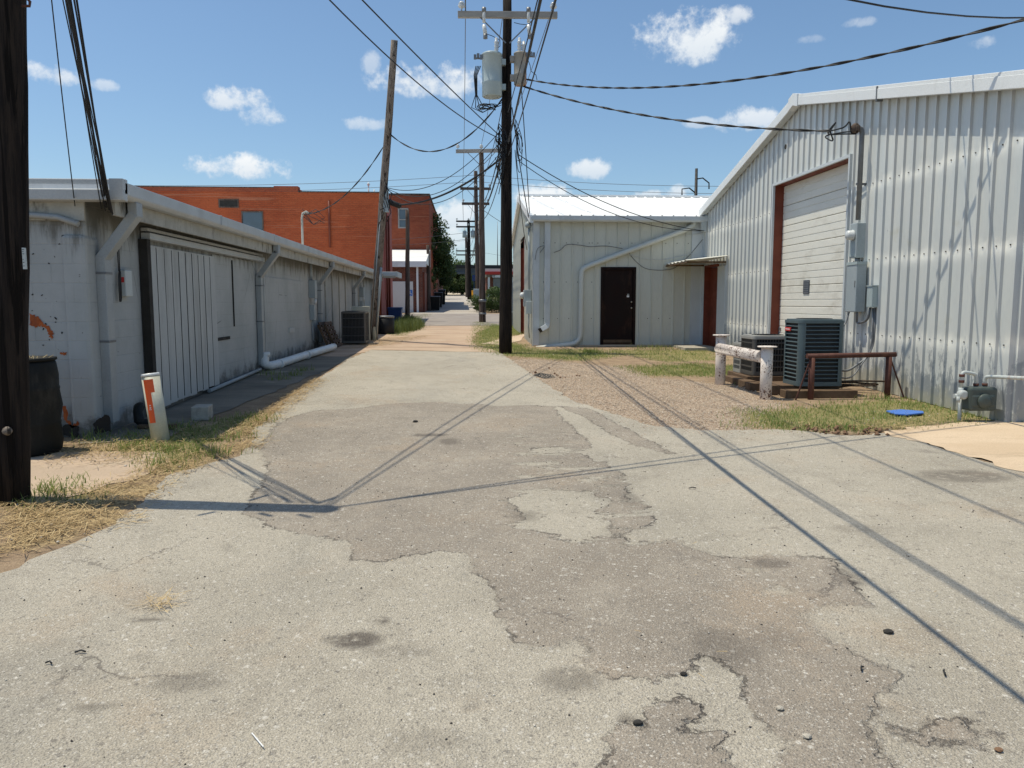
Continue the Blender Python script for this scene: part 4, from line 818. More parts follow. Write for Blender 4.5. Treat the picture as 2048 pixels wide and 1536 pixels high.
for lab_, pts_ in (('thin jumper wire from the left fuse cutout to the large transformer', [P(968, 66), P(985, 72), P(1000, 80), P(1000, 92), P(991, 100)]), ('short jumper wire at the right fuse cutout', [P(1057, 50), P(1040, 48), P(1028, 45)]), ('thin wire hanging beside the rusty transformer', [P(1053, 112), P(1060, 130), P(1062, 142), P(1072, 150), P(1074, 160)])):
    m = B(); m.tube(pts_, .008, 5, False); solo('jumper_wire', m, CABLE, lab_, 'wire')

# ------------------------------------------------------------------ brick buildings
RX = -3.76; RY = 33.5; zt = atY(765, 386, RY).z
Rb = thing('brick_building', 'large orange brick building with stepped parapet rising behind the white warehouse', 'building', (RX, RY, gz(RY)))
m = B(); m.box(-30, RX - .004, RY, RY + 5.0, 0, zt); obj('wall', m, BRICK_O, Rb)
m = B(); xs_ = atY(596, 377, RY).x; m.box(-30, xs_, RY - .02, RY + 5, zt + .0, zt + .17); m.box(xs_ - 1.0, xs_, RY - .03, RY + .4, zt + .171, zt + .25); obj('parapet', m, BRICK_D, Rb)
m = B(); m.box(xs_, RX + .03, RY - .03, RY + .35, zt + .001, zt + .05); m.box(-30, xs_ - 1.0, RY - .04, RY + .35, zt + .171, zt + .21); obj('coping', m, POLE_M, Rb)
m = B(); m.box(RX - .004, RX + .01, RY + .02, RY + 5.0, 0, zt - .05); obj('side_wall', m, REDPAINT, Rb)
for (x0, x1, y0, y1) in ((487, 524, 425, 470), (440, 475, 401, 413)):
    a, c_ = atY(x0, y1, RY), atY(x1, y0, RY); m = B()
    for bx in ((a.x - .05, a.x, a.z - .05, c_.z + .05), (c_.x, c_.x + .05, a.z - .05, c_.z + .05), (a.x, c_.x, c_.z, c_.z + .05), (a.x, c_.x, a.z - .05, a.z)): m.box(bx[0], bx[1], RY - .03, RY - .001, bx[2], bx[3])
    w_ = obj('window' if y0 > 420 else 'vent', m, POLE_M, Rb); m = B(); m.box(a.x, c_.x, RY - .015, RY - .001, a.z, c_.z)
    obj('pane' if y0 > 420 else 'slats', m, GLASSB if y0 > 420 else GRIME, w_)
m = B(); a = atY(658, 402, RY); c_ = atY(662, 495, RY); m.tube([(a.x, RY - .05, a.z), (a.x, RY - .05, c_.z)], .045, 6); obj('rusty_downpipe', m, PRIMER, Rb)
for px in (772, 777):
    m = B(); q = atX(px, 430, RX + .06); m.tube([(RX + .06, q.y, 5.6), (RX + .06, q.y, 1.0)], .05, 6); obj('downpipe', m, PRIMER, Rb)
m = B(); m.box(RX + .012, RX + .03, RY + 1.5, RY + 2.6, gz(35) + 1, gz(35) + 4.2); obj('shutter', m, REDPAINT, Rb)
m = B(); q = atY(737, 372, RY + 2)
m.tube([(q.x, q.y, zt), (q.x, q.y, q.z)], .03, 6); m.tube([(q.x + .25, q.y, zt), (q.x + .25, q.y, q.z - .15)], .03, 6); m.lathe((q.x, q.y, q.z), [(.02, 0), (.07, .06), (.02, .16)], 8); solo('roof_vent_pipe', m, LIGHTW, 'pair of small white vent pipes on top of the orange brick building', 'vent pipe')
T = thing('service_mast', 'pale service mast with curled wires standing on the warehouse roof', 'mast', (-5.03, 24, 2.86))
m = B(); m.tube([(-5.03, 24, 2.86), (-5.03, 24, 4.15), (-5.0, 24, 4.28), (-4.9, 24, 4.33), (-4.82, 24, 4.28)], .035, 8); obj('mast_pipe', m, FASCIA, T)
m = B()
for k in range(3): m.tube([(-4.84, 24, 4.28), (-4.6 - .1 * k, 23.95, 4.40 - .1 * k), (-4.35, 24, 4.15 - .08 * k), (-4.7, 24, 3.95), (-5.0, 24, 4.2 + .1 * k)], .010, 5, False)
obj('wire_loop', m, CABLE, T)
# second brick block beyond the street
Y2 = 52.0; x0, x1, z1 = -16, atY(858, 400, Y2).x, atY(858, 391, Y2).z
Rc = thing('brick_building', 'dark red brick block with one window above the white roofed annex', 'building', (x1, Y2, gz(Y2)))
m = B(); m.box(x0, x1, Y2, Y2 + 13, 0, z1); obj('wall', m, BRICK_D, Rc)
m = B(); m.box(x0, x1 + .06, Y2 - .05, Y2 + 13, z1 + .001, z1 + .12); obj('coping', m, POLE_M, Rc)
m = B(); m.box(x1 - 4, x1, Y2 + 13.01, Y2 + 26, 0, z1 - .9); m.box(x1 - 4, x1 + .3, Y2 + 13.02, Y2 + 13.6, z1 - 1.5, z1 - .9); m.box(x1, x1 + .25, Y2 + 14, Y2 + 26, z1 - 1.7, z1 - 1.45); obj('rear_wing', m, BRICK_B, Rc)
a, c_ = atY(799, 454, Y2), atY(814, 419, Y2); m = B()
for bx in ((a.x - .09, a.x, a.z - .09, c_.z + .09), (c_.x, c_.x + .09, a.z - .09, c_.z + .09), (a.x, c_.x, c_.z, c_.z + .09), (a.x, c_.x, a.z - .09, a.z), (a.x, c_.x, (a.z + c_.z) / 2 - .12, (a.z + c_.z) / 2 - .06)): m.box(bx[0], bx[1], Y2 - .05, Y2 - .001, bx[2], bx[3])
w_ = obj('window', m, ARM, Rc); m = B(); m.box(a.x, c_.x, Y2 - .02, Y2 - .001, a.z, c_.z); obj('pane', m, GLASSB, w_)
Y3 = 47.0; x1 = atY(850, 600, Y3).x; ze = atY(820, 527, Y3).z
Rd = thing('annex_building', 'small brown brick annex with white metal roof across the cross street', 'building', (x1, Y3, gz(Y3)))
m = B(); m.box(-12, x1 - .15, Y3, Y3 + 4.9, 0, ze - .02); obj('wall', m, BRICK_B, Rd)
m = B(); m.prism([(-12, Y3 - .3, ze), (-12, Y3 - .3, ze + .10), (-12, Y3 + 4.9, ze + 1.15), (-12, Y3 + 4.9, ze + .0)], (12 + x1 + .1, 0, 0)); obj('roof', m, ROOFW, Rd)
m = B(); m.box(-12, x1 + .12, Y3 - .36, Y3 - .31, ze - .22, ze + .12); obj('fascia', m, WTRIM, Rd)
a, c_ = atY(780, 625, Y3), atY(826, 563, Y3); m = B(); m.box(a.x - 1.5, c_.x, Y3 - .06, Y3 - .002, gz(Y3), c_.z); obj('panel', m, LIGHTW, Rd)
q = atY(835, 560, Y3); m = B(); m.box(q.x - .06, q.x + .06, Y3 - .14, Y3 - .03, gz(Y3), ze - .2); obj('downspout', m, WTRIM, Rd)
q0_, q1_ = atY(817, 592, Y3), atY(825, 580, Y3); m = B(); m.box(q0_.x, q1_.x, Y3 - .09, Y3 - .065, q0_.z, q1_.z); sg = obj('parking_sign', m, BLUE, Rd)
m = B(); cx, cz = (q0_.x + q1_.x) / 2, (q0_.z + q1_.z) / 2; m.box(cx - .03, cx, Y3 - .1, Y3 - .092, cz - .02, cz + .12); m.box(cx - .03, cx + .07, Y3 - .1, Y3 - .092, cz - .05, cz - .02); m.tube([(cx + .07 * math.cos(t) - .01, Y3 - .095, cz - .07 + .07 * math.sin(t)) for t in np.linspace(2, 6.2, 9)], .010, 4); obj('wheelchair_symbol', m, WHITEM, sg)
m = B(); m.box(x1 - .148, x1 - .02, Y3 + .3, Y3 + 4.6, gz(48), ze - .5); obj('side_shutter', m, PRIMER, Rd)
# bins beyond
for k, (px, py, h) in enumerate(((871, 622, .9), (877, 616, 1.1), (884, 610, 1.25))):
    b = G(px, py); T = thing('wheeled_bin', ('nearest black bin in the shade of the far tree', 'middle black bin in the shade of the far tree', 'rearmost black bin in the shade of the far tree')[k], 'bin', b, 'bins under the far tree')
    m = B(); taper(m, b, .25, .3, .25, .32, .05, h); obj('body', m, BLACKP, T, bevel=.02); m = B(); taper(m, b, .33, .3, .35, .32, h + .005, h + .06); obj('lid', m, STEEL, T, bevel=.015)
yb = G(943, 599).y; b = Vector((atY(943, 599, yb).x, yb, gz(yb))); T = thing('barrel', 'bright yellow barrel standing by the far poles', 'barrel', b)
m = B(); m.lathe(b, [(.28, 0), (.29, .1), (.29, .45), (.305, .47), (.29, .49), (.285, .95)], 18); obj('body', m, YELLOW, T)
m = B(); m.lathe(b + Vector((0, 0, .951)), [(.29, 0), (.29, .04), (.2, .10), (.01, .12)], 18); obj('lid', m, YELLOW, T)
# bridge and store
T = thing('overpass', 'dark steel girder overpass crossing beyond the far trees', 'bridge', (0, 128, gz(128)))
a, c_ = atY(900, 548, 128), atY(900, 530, 128)
m = B(); m.box(-30, 90, 128, 128.5, a.z + .35, c_.z - .5); m.box(-30, 90, 127.8, 129, a.z, a.z + .35); obj('girder', m, BRIDGE, T)
m = B(); m.box(-30, 90, 127.7, 136, c_.z - .5, c_.z); obj('deck', m, CABLE, T)
for x in (-24, 22, 50): m = B(); m.box(x, x + 1.2, 129.5, 133, 0, a.z - .01); obj('pier', m, CONCB, T)
T = thing('store', 'low store with red fascia and cream roof band under the overpass line', 'store', (8, 112, gz(112)))
Ys = 112; zz = lambda py: atY(1000, py, Ys).z; xl = atY(973, 560, Ys).x
m = B(); m.box(xl, 30, Ys + 1, Ys + 12, 0, zz(553)); obj('wall', m, BRICK_B, T)
m = B(); m.box(xl - .3, 30, Ys + .3, Ys + 12, zz(553) + .001, zz(537)); obj('roof_band', m, STOREW, T)
m = B(); m.box(xl - .3, 30, Ys, Ys + .9, zz(549), zz(543)); obj('fascia', m, STORER, T)
m = B(); m.box(xl, 30, Ys + .2, Ys + .95, zz(554), zz(549.4)); obj('sign_band', m, POLE_G, T)
m = B(); m.box(atY(985, 552, Ys).x, atY(1003, 552, Ys).x, Ys + .1, Ys + .18, zz(555), zz(550)); s_ = obj('white_sign', m, LIGHTW, T)
m = B(); q = atY(988, 552, Ys); m.box(q.x - .05, q.x + .05, Ys + .05, Ys + .09, zz(554), zz(551)); m.box(q.x - .2, q.x + .2, Ys + .05, Ys + .09, zz(551.3), zz(550.8)); obj('sign_mark', m, CABLE, s_)
for k in range(4): m = B(); m.box(xl + 1 + k * 3.4, xl + 3.6 + k * 3.4, Ys + .93, Ys + .99, gz(Ys) + .2, zz(556)); obj('window', m, GLASS, T)
for k in range(4): m = B(); m.box(xl + .2 + k * 3.4, xl + .5 + k * 3.4, Ys + .3, Ys + .6, gz(Ys), zz(553.5)); obj('column', m, LIGHTW, T)
m = B(); b = G(999, 612); m.tube([b, b + Vector((0, 0, 1.2)), b + Vector((1.6, 0, 1.2)), b + Vector((1.6, 0, 0))], .05, 6); solo('pipe_rail', m, RUST, 'dark pipe rail at the lot beyond the right hedge', 'rail')
q = atY(948, 555, 125); m = B(); m.box(q.x - .3, q.x + .35, 125, 125.3, q.z - .55, q.z + .45); m.box(q.x - .05, q.x + .05, 125.05, 125.25, gz(125), q.z - .551); solo('blue_sign', m, NAVY, 'far blue sign panel between the distant poles', 'sign')

# ------------------------------------------------------------------ shed
XS, YS, YE = atY(1068, 600, 20.6).x, 20.6, 30.0; XR = 6.30
ze = atY(1200, 436, YS).z; zr = ze + 1.14; YM = (YS + YE) / 2
Sh = thing('shed', 'pale green metal shed with white ribbed roof and dark door', 'shed', ((XS + XR) / 2, YS, gz(YS)))
def ribwall(m, u0, u1, pitch, d, w, place, ztop, zbot, openings=(), phase=0.0, minor=True):
    """profiled sheet: place(u, off, z); ribs stand proud by d; opening=(u0,u1,z)"""
    br = [(u0, 0.0)]; k = math.ceil((u0 - phase) / pitch)
    while phase + k * pitch < u1 - w:
        c = phase + k * pitch
        if c > u0 + w:
            br += [(c - w, 0), (c - w * .62, d), (c + w * .62, d), (c + w, 0)]
            if minor:
                for f in (.36, .64):
                    mc = c + pitch * f
                    if mc < u1 - w: br += [(mc - .012, 0), (mc, d * .14), (mc + .012, 0)]
        k += 1
    br.append((u1, 0.0)); us = sorted(set([u for u, _ in br] + [o[i] for o in openings for i in (0, 1)])); bu = [b[0] for b in br]; bd = [b[1] for b in br]
    for i in range(len(us) - 1):
        a, c = us[i], us[i + 1]
        if c - a < 1e-4: continue
        mid = (a + c) / 2; zb = zbot
        for o in openings:
            if o[0] <= mid <= o[1]: zb = o[2]
        da, dc = np.interp(a + 1e-6, bu, bd), np.interp(c - 1e-6, bu, bd)
        za, zc = ztop(a), ztop(c)
        m.add([place(a, da, zb(a) if callable(zb) else zb), place(c, dc, zb(c) if callable(zb) else zb), place(c, dc, zc), place(a, da, za)], [(0, 1, 2, 3)])
dx0, dx1, dzt = atY(1201, 600, YS).x, atY(1271, 600, YS).x, atY(1236, 534, YS).z
m = B(); ribwall(m, XS, XR - .02, .305, .028, .020, lambda u, o, z: (u, YS - o, z), lambda u: ze, gz(YS) + .02, [(dx0, dx1, dzt)], XS + .1, False); obj('front_wall', m, SHEDW, Sh)
gab = lambda y: ze + (zr - ze) * (1 - abs(y - YM) / (YM - YS)) - .02
jy0, jy1 = atX(1050, 600, XS).y, atX(1041, 600, XS).y
m = B(); ribwall(m, YS, YE, .305, .03, .03, lambda u, o, z: (XS - o, u, z), gab, .3, [(jy0, jy1, atX(1046, 475, XS).z)], YS + .15, False); obj('side_wall', m, SHEDW, Sh)
m = B(); m.box(XS + .25, XR, YS + .25, YE, .2, ze - .1); m.box(XS + .2, XS + .26, YS + .3, YE - .1, .2, ze - .05); obj('inner_wall', m, PRIMER, Sh)
m = B(); m.box(XS, XR + 3, YE - .02, YE, .3, ze); obj('rear_wall', m, SHEDW, Sh)
m = B()
def roofrib(m, x0, x1, ya, yb, za, zb, pitch=.305, d=.028):
    k = 0; xs = [x0]
    L = [(x0, 0)]
    x = x0 + .1
    while x < x1 - .06: L += [(x, 0), (x + .012, d), (x + .04, d), (x + .052, 0)]; x += pitch
    L.append((x1, 0))
    for (xa, da), (xb, db) in zip(L, L[1:]): m.add([(xa, ya, za + da), (xb, ya, za + db), (xb, yb, zb + db), (xa, yb, zb + da)], [(0, 1, 2, 3)])
roofrib(m, XS - .12, XR + 3, YS - .22, YM, ze + .03, zr + .05); roofrib(m, XS - .12, XR + 3, YE + .2, YM, ze + .03, zr + .05)
m.box(XS - .12, XR + 3, YM - .15, YM + .15, zr + .03, zr + .09); obj('roof', m, ROOFW, Sh)
m = B(); m.prism([(XS - .1, YS - .30, ze + .03), (XS - .1, YS - .30, ze - .08), (XS - .1, YS - .27, ze - .12), (XS - .1, YS - .16, ze - .12), (XS - .1, YS - .16, ze + .02)], (XR - XS + .1 - .0, 0, 0)); obj('gutter', m, SHEDT, Sh, bevel=.008)
m = B()
for ya, yb_, za, zb in ((YS - .28, YM, ze - .02, zr + .02), (YM, YE + .2, zr + .02, ze - .02)): m.prism([(XS - .14, ya, za - .14), (XS - .14, yb_, zb - .14), (XS - .14, yb_, zb + .05), (XS - .14, ya, za + .05)], (.10, 0, 0))
obj('rake_trim', m, WTRIM, Sh)
m = B(); m.box(XS - .035, XS + .14, YS - .03, YS - .014, gz(YS), ze - .12); m.box(XS - .035, XS - .03, YS - .03, YS + .14, gz(YS), ze - .12); obj('corner_trim', m, SHEDT, Sh)
m = B(); q = atY(1393, 560, YS); m.box(q.x - .16, XR - .05, YS - .035, YS - .014, gz(YS), ze - .12); obj('corner_trim', m, SHEDT, Sh)
# left downspout with kick-out
q = atY(1094, 560, YS); m = B(); m.box(q.x - .075, q.x + .075, YS - .13, YS - .03, atY(1094, 648, YS).z, ze - .10)
zz_ = atY(1094, 650, YS).z; m.tube([(q.x, YS - .08, zz_ + .03), (q.x - .02, YS - .09, zz_ - .04), (q.x - .19, YS - .20, zz_ - .13)], [.10, .10, .095], 4, True, flat=True)
obj('downspout', m, SHEDT, Sh, bevel=.01)
m = B(); m.tube([(q.x - .185, YS - .197, zz_ - .127), (q.x - .195, YS - .204, zz_ - .134)], .088, 4, True, flat=True); obj('downspout_mouth', m, GRIME, Sh)
def smooth(pts, k=5, r=.12):
    out = [Vector(pts[0])]
    for i in range(1, len(pts) - 1):
        a, b_, c = map(Vector, pts[i - 1:i + 2]); p0 = b_ + (a - b_).normalized() * min(r, (a - b_).length * .4); p1 = b_ + (c - b_).normalized() * min(r, (c - b_).length * .4)
        for j in range(k + 1): t = j / k; out.append(p0 * (1 - t) ** 2 + b_ * 2 * t * (1 - t) + p1 * t * t)
    out.append(Vector(pts[-1])); return out
m = B(); m.tube(smooth([atY(x, y, YS - .09) for x, y in ((1391, 434), (1388, 450), (1372, 459), (1172, 534), (1163, 541), (1161, 676), (1150, 688), (1072, 697))], 5, .2), .068, 10); obj('drain_pipe', m, SHEDPIPE, Sh)
m = B()
for x, y in ((1240, 508), (1162, 600), (1162, 655)): p = atY(x, y, YS - .09); m.box(p.x - .09, p.x + .09, YS - .03, YS - .012, p.z - .02, p.z + .02)
obj('pipe_strap', m, SHEDT, Sh)
# door
m = B()
for bx in ((dx0, dx0 + .07, gz(YS), dzt), (dx1 - .07, dx1, gz(YS), dzt), (dx0 + .07, dx1 - .07, dzt - .07, dzt)): m.box(bx[0], bx[1], YS - .035, YS + .1, bx[2], bx[3])
fr = obj('door_frame', m, DKDOOR, Sh, bevel=.004)
m = B(); m.box(dx0 + .072, dx1 - .072, YS + .02, YS + .06, gz(YS) + .08, dzt - .075); dr = obj('door', m, DKDOOR, Sh, bevel=.004)
m = B(); m.box(dx0 + .09, dx1 - .09, YS + .0, YS + .018, gz(YS) + .09, gz(YS) + .17); m.box(dx0 + .07, dx1 - .07, YS - .02, YS + .06, gz(YS) + .01, gz(YS) + .06); obj('kick_plate', m, TIMBER, dr)
for py in (604, 616): m = B(); q = atY(1263, py, YS); m.lathe((q.x, YS + .02, q.z), [(.02, 0), (.025, -.02), (.02, -.04), (.005, -.045)], 12, 'y'); obj('door_knob', m, BRASS, dr)
m = B(); q = atY(1256, 591, YS); m.box(q.x - .03, q.x + .035, YS + .012, YS + .019, q.z - .045, q.z + .0); m.box(q.x - .01, q.x - .0, YS + .012, YS + .019, q.z + .002, q.z + .045); m.box(q.x + .02, q.x + .03, YS + .012, YS + .019, q.z + .002, q.z + .045); obj('sticker', m, WHITEM, dr)
m = B(); r6 = random.Random(3)
for zz_ in (1.05, 2.02, 3.05):
    x = XS + .25
    while x < XR - .3:
        if not (dx0 - .1 < x < dx1 + .1 and zz_ < dzt): m.box(x - .010, x + .010, YS - .006, YS - .001, gz(YS) + zz_ - .32, gz(YS) + zz_ - .30)
        x += .305 * (1 if r6.random() > .3 else .25)
obj('screws', m, GRIME, Sh)
m = B(); m.box(XS, XR, YS - .10, YS - .03, .2, gz(YS) + .035); obj('slab_edge', m, APRON, Sh)
# jamb strip and gear on the alley side
m = B(); m.box(XS + .0, XS + .06, jy0, jy0 + .06, gz(jy0), atX(1047, 470, XS).z); m.box(XS + .1, XS + .16, jy0, jy1, gz(jy0), atX(1046, 470, XS).z); m.box(XS + .02, XS + .16, jy1, jy1 + .08, gz(jy1), 3.4); obj('door_jamb', m, PRIMER, Sh)
T = thing('electric_meter', 'meter boxes and conduit mast on the alley side corner of the pale green shed', 'electric meter', (XS - .1, 21.2, gz(21)))
m = B(); m.tube([(XS - .10, 21.0, 3.62), (XS - .10, 21.0, gz(21) + 1.4)], .035, 8); m.tube([(XS - .10, 21.0, gz(21) + 1.0), (XS - .12, 20.95, gz(21) + .5), (XS - .08, 21.1, gz(21) + .2)], .02, 6); obj('conduit', m, BOXG, T)
m = B(); m.lathe((XS - .13, 21.0, 3.6), [(.05, 0), (.09, .05), (.07, .14), (.02, .17)], 12); obj('weatherhead', m, BOXG, T)
m = B(); m.box(XS - .24, XS - .035, 20.95, 21.3, gz(21) + 1.05, gz(21) + 1.5); obj('case', m, BOXG, T, bevel=.01)
m = B(); m.lathe((XS - .24, 21.15, gz(21) + 1.35), [(.09, 0), (.09, -.05), (.06, -.10), (.01, -.11)], 16, 'x'); obj('meter_dial', m, PORC, T)
m = B(); m.box(XS - .2, XS - .035, 20.8, 20.93, gz(21) + .85, gz(21) + 1.2); obj('disconnect', m, BOXL, T, bevel=.01)
# pale panel fence past the shed
m = B(); xf = atY(1024, 600, 31).x; m.box(xf - .1, XS + .2, 31, 31.06, gz(31), gz(31) + 1.75); T = thing('panel_fence', 'pale blue panel fence just beyond the pale green shed', 'fence', (xf, 31, gz(31))); obj('panel', m, PALEBLUE, T)
m = B(); m.tube([(xf - .12, 30.9, gz(31)), (xf - .12, 30.9, gz(31) + 1.9)], .03, 6); m.tube([(xf - .15, 30.8, gz(31) + .55), (XS + .1, 30.8, gz(31) + .55)], .04, 6); obj('rail', m, BOXG, T)
# loose wires on the shed front
m = B()
m.tube(smooth([atY(x, y, YS - .05) for x, y in ((1108, 505), (1122, 500), (1132, 488), (1160, 490), (1180, 494), (1210, 491), (1245, 497))], 4, .3), .008, 5, False)
m.tube(smooth([atY(x, y, YS - .05) for x, y in ((1256, 503), (1270, 522), (1290, 538), (1320, 541), (1350, 538), (1380, 510), (1406, 478))], 4, .3), .008, 5, False)
m.tube(smooth([atY(x, y, YS - .05) for x, y in ((1080, 505), (1092, 490), (1074, 495), (1070, 520))], 4, .2), .007, 5, False); solo('loose_wire', m, CABLEG, 'loose dark wires drooping across the front of the pale green shed', 'wire')
m = B(); m.tube(smooth([atY(x, y, YS - .06) for x, y in ((1255, 508), (1290, 518), (1330, 520), (1385, 506))], 4, .3), .007, 5, False); m.tube(smooth([atY(x, y, YS - .06) for x, y in ((1330, 475), (1370, 473), (1406, 465))], 4, .3), .007, 5, False); solo('loose_wire', m, PORC, 'thin white wire drooping across the right half of the shed front', 'wire')

# ------------------------------------------------------------------ galvanised building
yR0, yRM, yR1 = 8.65, 14.65, YS - .02; zRM = 5.42; zL, zRt = 3.98, 4.12
rf = lambda y: zL + (zRM - zL) * (yR1 - y) / (yR1 - yRM) if y > yRM else zRt + (zRM - zRt) * (y - yR0) / (yRM - yR0)
dy0, dy1 = atX(1694, 500, XR).y, atX(1546, 500, XR).y; dz = atX(1694, 318, XR).z
Gb = thing('metal_building', 'galvanised ribbed metal building with low gable and roller door on the right', 'building', (XR, yRM, gz(yRM)))
sy0, sy1 = atX(1436, 600, XR).y, atX(1411, 600, XR).y
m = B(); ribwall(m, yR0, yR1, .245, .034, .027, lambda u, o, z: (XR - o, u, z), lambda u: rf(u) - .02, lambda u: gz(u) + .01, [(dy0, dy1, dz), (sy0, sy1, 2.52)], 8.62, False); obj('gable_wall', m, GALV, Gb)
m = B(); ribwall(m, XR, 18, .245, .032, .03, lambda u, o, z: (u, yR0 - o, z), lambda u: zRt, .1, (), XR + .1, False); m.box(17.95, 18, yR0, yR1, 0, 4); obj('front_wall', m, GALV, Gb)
m = B(); ov = .15
roofL = [(XR - ov, yR0 - .2, rf(yR0) - .02), (XR - ov, yRM, zRM + .02), (XR - ov, yR1 + .0, rf(yR1) + .02)]
for (xa, ya, za), (xb, yb_, zb) in zip(roofL, roofL[1:]): m.add([(xa, ya, za), (18, ya, za), (18, yb_, zb), (xb, yb_, zb)], [(0, 1, 2, 3)])
obj('roof', m, ROOFW, Gb)
m = B(); m2 = B()
for (xa, ya, za), (xb, yb_, zb) in zip(roofL, roofL[1:]):
    m.prism([(XR - ov - .02, ya, za + .004), (XR - ov - .02, yb_, zb + .004), (XR - ov - .02, yb_, zb + .05), (XR - ov - .02, ya, za + .05)], (.5, 0, 0))
    m.prism([(XR - ov - .03, ya, za - .15), (XR - ov - .03, yb_, zb - .15), (XR - ov - .03, yb_, zb + .003), (XR - ov - .03, ya, za + .003)], (.03, 0, 0))
    m2.prism([(XR - ov + .001, ya, za - .15), (XR - ov + .001, yb_, zb - .15), (XR - ov + .001, yb_, zb - .13), (XR - ov + .001, ya, za - .13)], (ov - .04, 0, 0))
obj('rake_trim', m, WTRIM, Gb, bevel=.006); obj('soffit', m2, SHEDT, Gb)
m = B(); m.prism([(XR - ov - .05, yRM - .2, zRM - .19), (XR - ov - .05, yRM - .2, zRM + .03), (XR - ov - .05, yRM, zRM + .09), (XR - ov - .05, yRM + .2, zRM + .03), (XR - ov - .05, yRM + .2, zRM - .19), (XR - ov - .05, yRM, zRM - .13)], (.12, 0, 0)); obj('ridge_cap', m, WTRIM, Gb)
m = B(); q = rf(11.6); m.prism([(XR - ov - .036, 11.6, rf(11.6) - .16), (XR - ov - .036, 11.63, rf(11.6) - .16), (XR - ov - .036, 11.63, rf(11.6) + .06), (XR - ov - .036, 11.6, rf(11.6) + .06)], (.1, 0, 0)); obj('trim_joint', m, STEEL, Gb)
m = B(); m.box(XR - .06, XR + .03, yR1 - .08, yR1 - .0, gz(20), zL - .15); obj('corner_trim', m, SHEDT, Gb)
# screws rows
m = B()
for zp in (1.1, 2.27, 3.45):
    y = 8.62
    while y < yR1:
        for dy in (.125,):
            if not (dy0 - .1 < y + dy < dy1 + .1) and not (sy0 - .1 < y + dy < sy1 + .1 and zp < 2.5): m.cyl((XR - .002, y + dy, zp), (XR - .010, y + dy, zp), .009, None, 6)
        y += .245
obj('screws', m, GRIME, Gb)
# roller door set back
xd = XR + .20; N = 9; hs = (dz - gz(14)) / N; Dm = B(); prof = []
for i in range(N):
    b0 = gz(14) + i * hs
    prof += [(b0, 0), (b0 + .012, .012), (b0 + hs * .30, .012), (b0 + hs * .31, .004), (b0 + hs * .345, .004), (b0 + hs * .355, .012), (b0 + hs * .62, .012), (b0 + hs * .63, .004), (b0 + hs * .665, .004), (b0 + hs * .675, .012), (b0 + hs - .014, .012), (b0 + hs - .004, 0)]
for (za, oa), (zb, ob) in zip(prof, prof[1:]): Dm.add([(xd - oa, dy0, za), (xd - oa, dy1, za), (xd - ob, dy1, zb), (xd - ob, dy0, zb)], [(0, 1, 2, 3)])
dr = obj('roller_door', Dm, ROLLER, Gb)
m = B()
for i in range(1, N): m.box(xd - .0015, xd + .01, dy0, dy1, gz(14) + i * hs - .004, gz(14) + i * hs + .003)
obj('panel_gap', m, GRIME, dr)
q0_, q1_ = atX(1606, 588, xd - .02), atX(1619, 560, xd - .02); m = B(); m.box(xd - .024, xd - .013, q1_.y, q0_.y, q0_.z, q1_.z); sg = obj('door_sign', m, SIGND, dr)
m = B(); r7 = random.Random(2); zt_ = q1_.z - .02
for k in range(6):
    y = q0_.y - .02; hh = (q1_.z - q0_.z) / 7.5
    while y > q1_.y + .03: w_ = r7.uniform(.012, .03); m.box(xd - .0255, xd - .0245, y - w_, y, zt_ - hh * .6, zt_); y -= w_ + .012
    zt_ -= hh * 1.2
obj('sign_lettering', m, GREYM, sg)
m = B(); q = atX(1557, 657, xd - .02); m.box(xd - .03, xd - .012, q.y - .12, q.y + .12, q.z - .03, q.z + .02); m.cyl((xd - .03, q.y, q.z - .1), (xd - .012, q.y, q.z - .1), .03, None, 10); obj('door_latch', m, STEEL, dr)
m = B(); m.box(XR - .01, xd + .02, dy1, dy1 + .10, gz(14), dz); m.box(XR + .001, xd + .02, dy0 - .08, dy0, gz(14), dz); m.box(XR + .001, xd + .02, dy0, dy1, dz + .001, dz + .1); obj('door_jamb', m, PRIMER, Gb)
m = B(); m.box(XR - .045, XR - .0, dy0 - .05, dy0 + .0, gz(14), dz + .05); m.box(XR - .045, XR - .0, dy1 - .005, dy1 + .05, gz(14), dz + .05); m.box(XR - .046, XR - .001, dy0, dy1, dz, dz + .05); obj('door_trim', m, SHEDT, Gb)
m = B(); m.cyl((XR - .04, 15.3, 4.66), (XR - .033, 15.3, 4.66), .05, None, 12); obj('wall_hole', m, GRIME, Gb)
# side door with awning
m = B(); m.box(XR + .12, XR + .16, sy0, sy1, gz(20), 2.5); d2 = obj('side_door', m, PRIMER, Gb)
m = B(); m.box(XR - .04, XR + .16, sy1, sy1 + .04, gz(20), 2.55); m.box(XR - .04, XR + .16, sy0 - .05, sy0, gz(20), 2.55); m.box(XR - .045, XR + .16, sy0, sy1, 2.52, 2.57); obj('side_door_frame', m, PRIMER, Gb)
m = B(); m.box(XR - .05, XR - .034, sy0 - .65, sy0 - .06, gz(19) + .03, 2.5); obj('flashing_panel', m, SHEDT, Gb)
aw = B(); a0 = sy0 - .75; z0_ = 2.62
for i in range(24):
    ya, yb_ = a0 + i * .085, a0 + (i + 1) * .085; oa, ob = .02 * math.sin(i * 1.57), .02 * math.sin((i + 1) * 1.57)
    aw.add([(XR - .03, ya, z0_ + .10 + oa), (XR - .03, yb_, z0_ + .10 + ob), (XR - 1.05, yb_, z0_ - .01 + ob), (XR - 1.05, ya, z0_ - .01 + oa)], [(0, 1, 2, 3)], True)
o = obj('awning', aw, ROLLER, Gb); s_ = o.modifiers.new('t', 'SOLIDIFY'); s_.thickness = .006
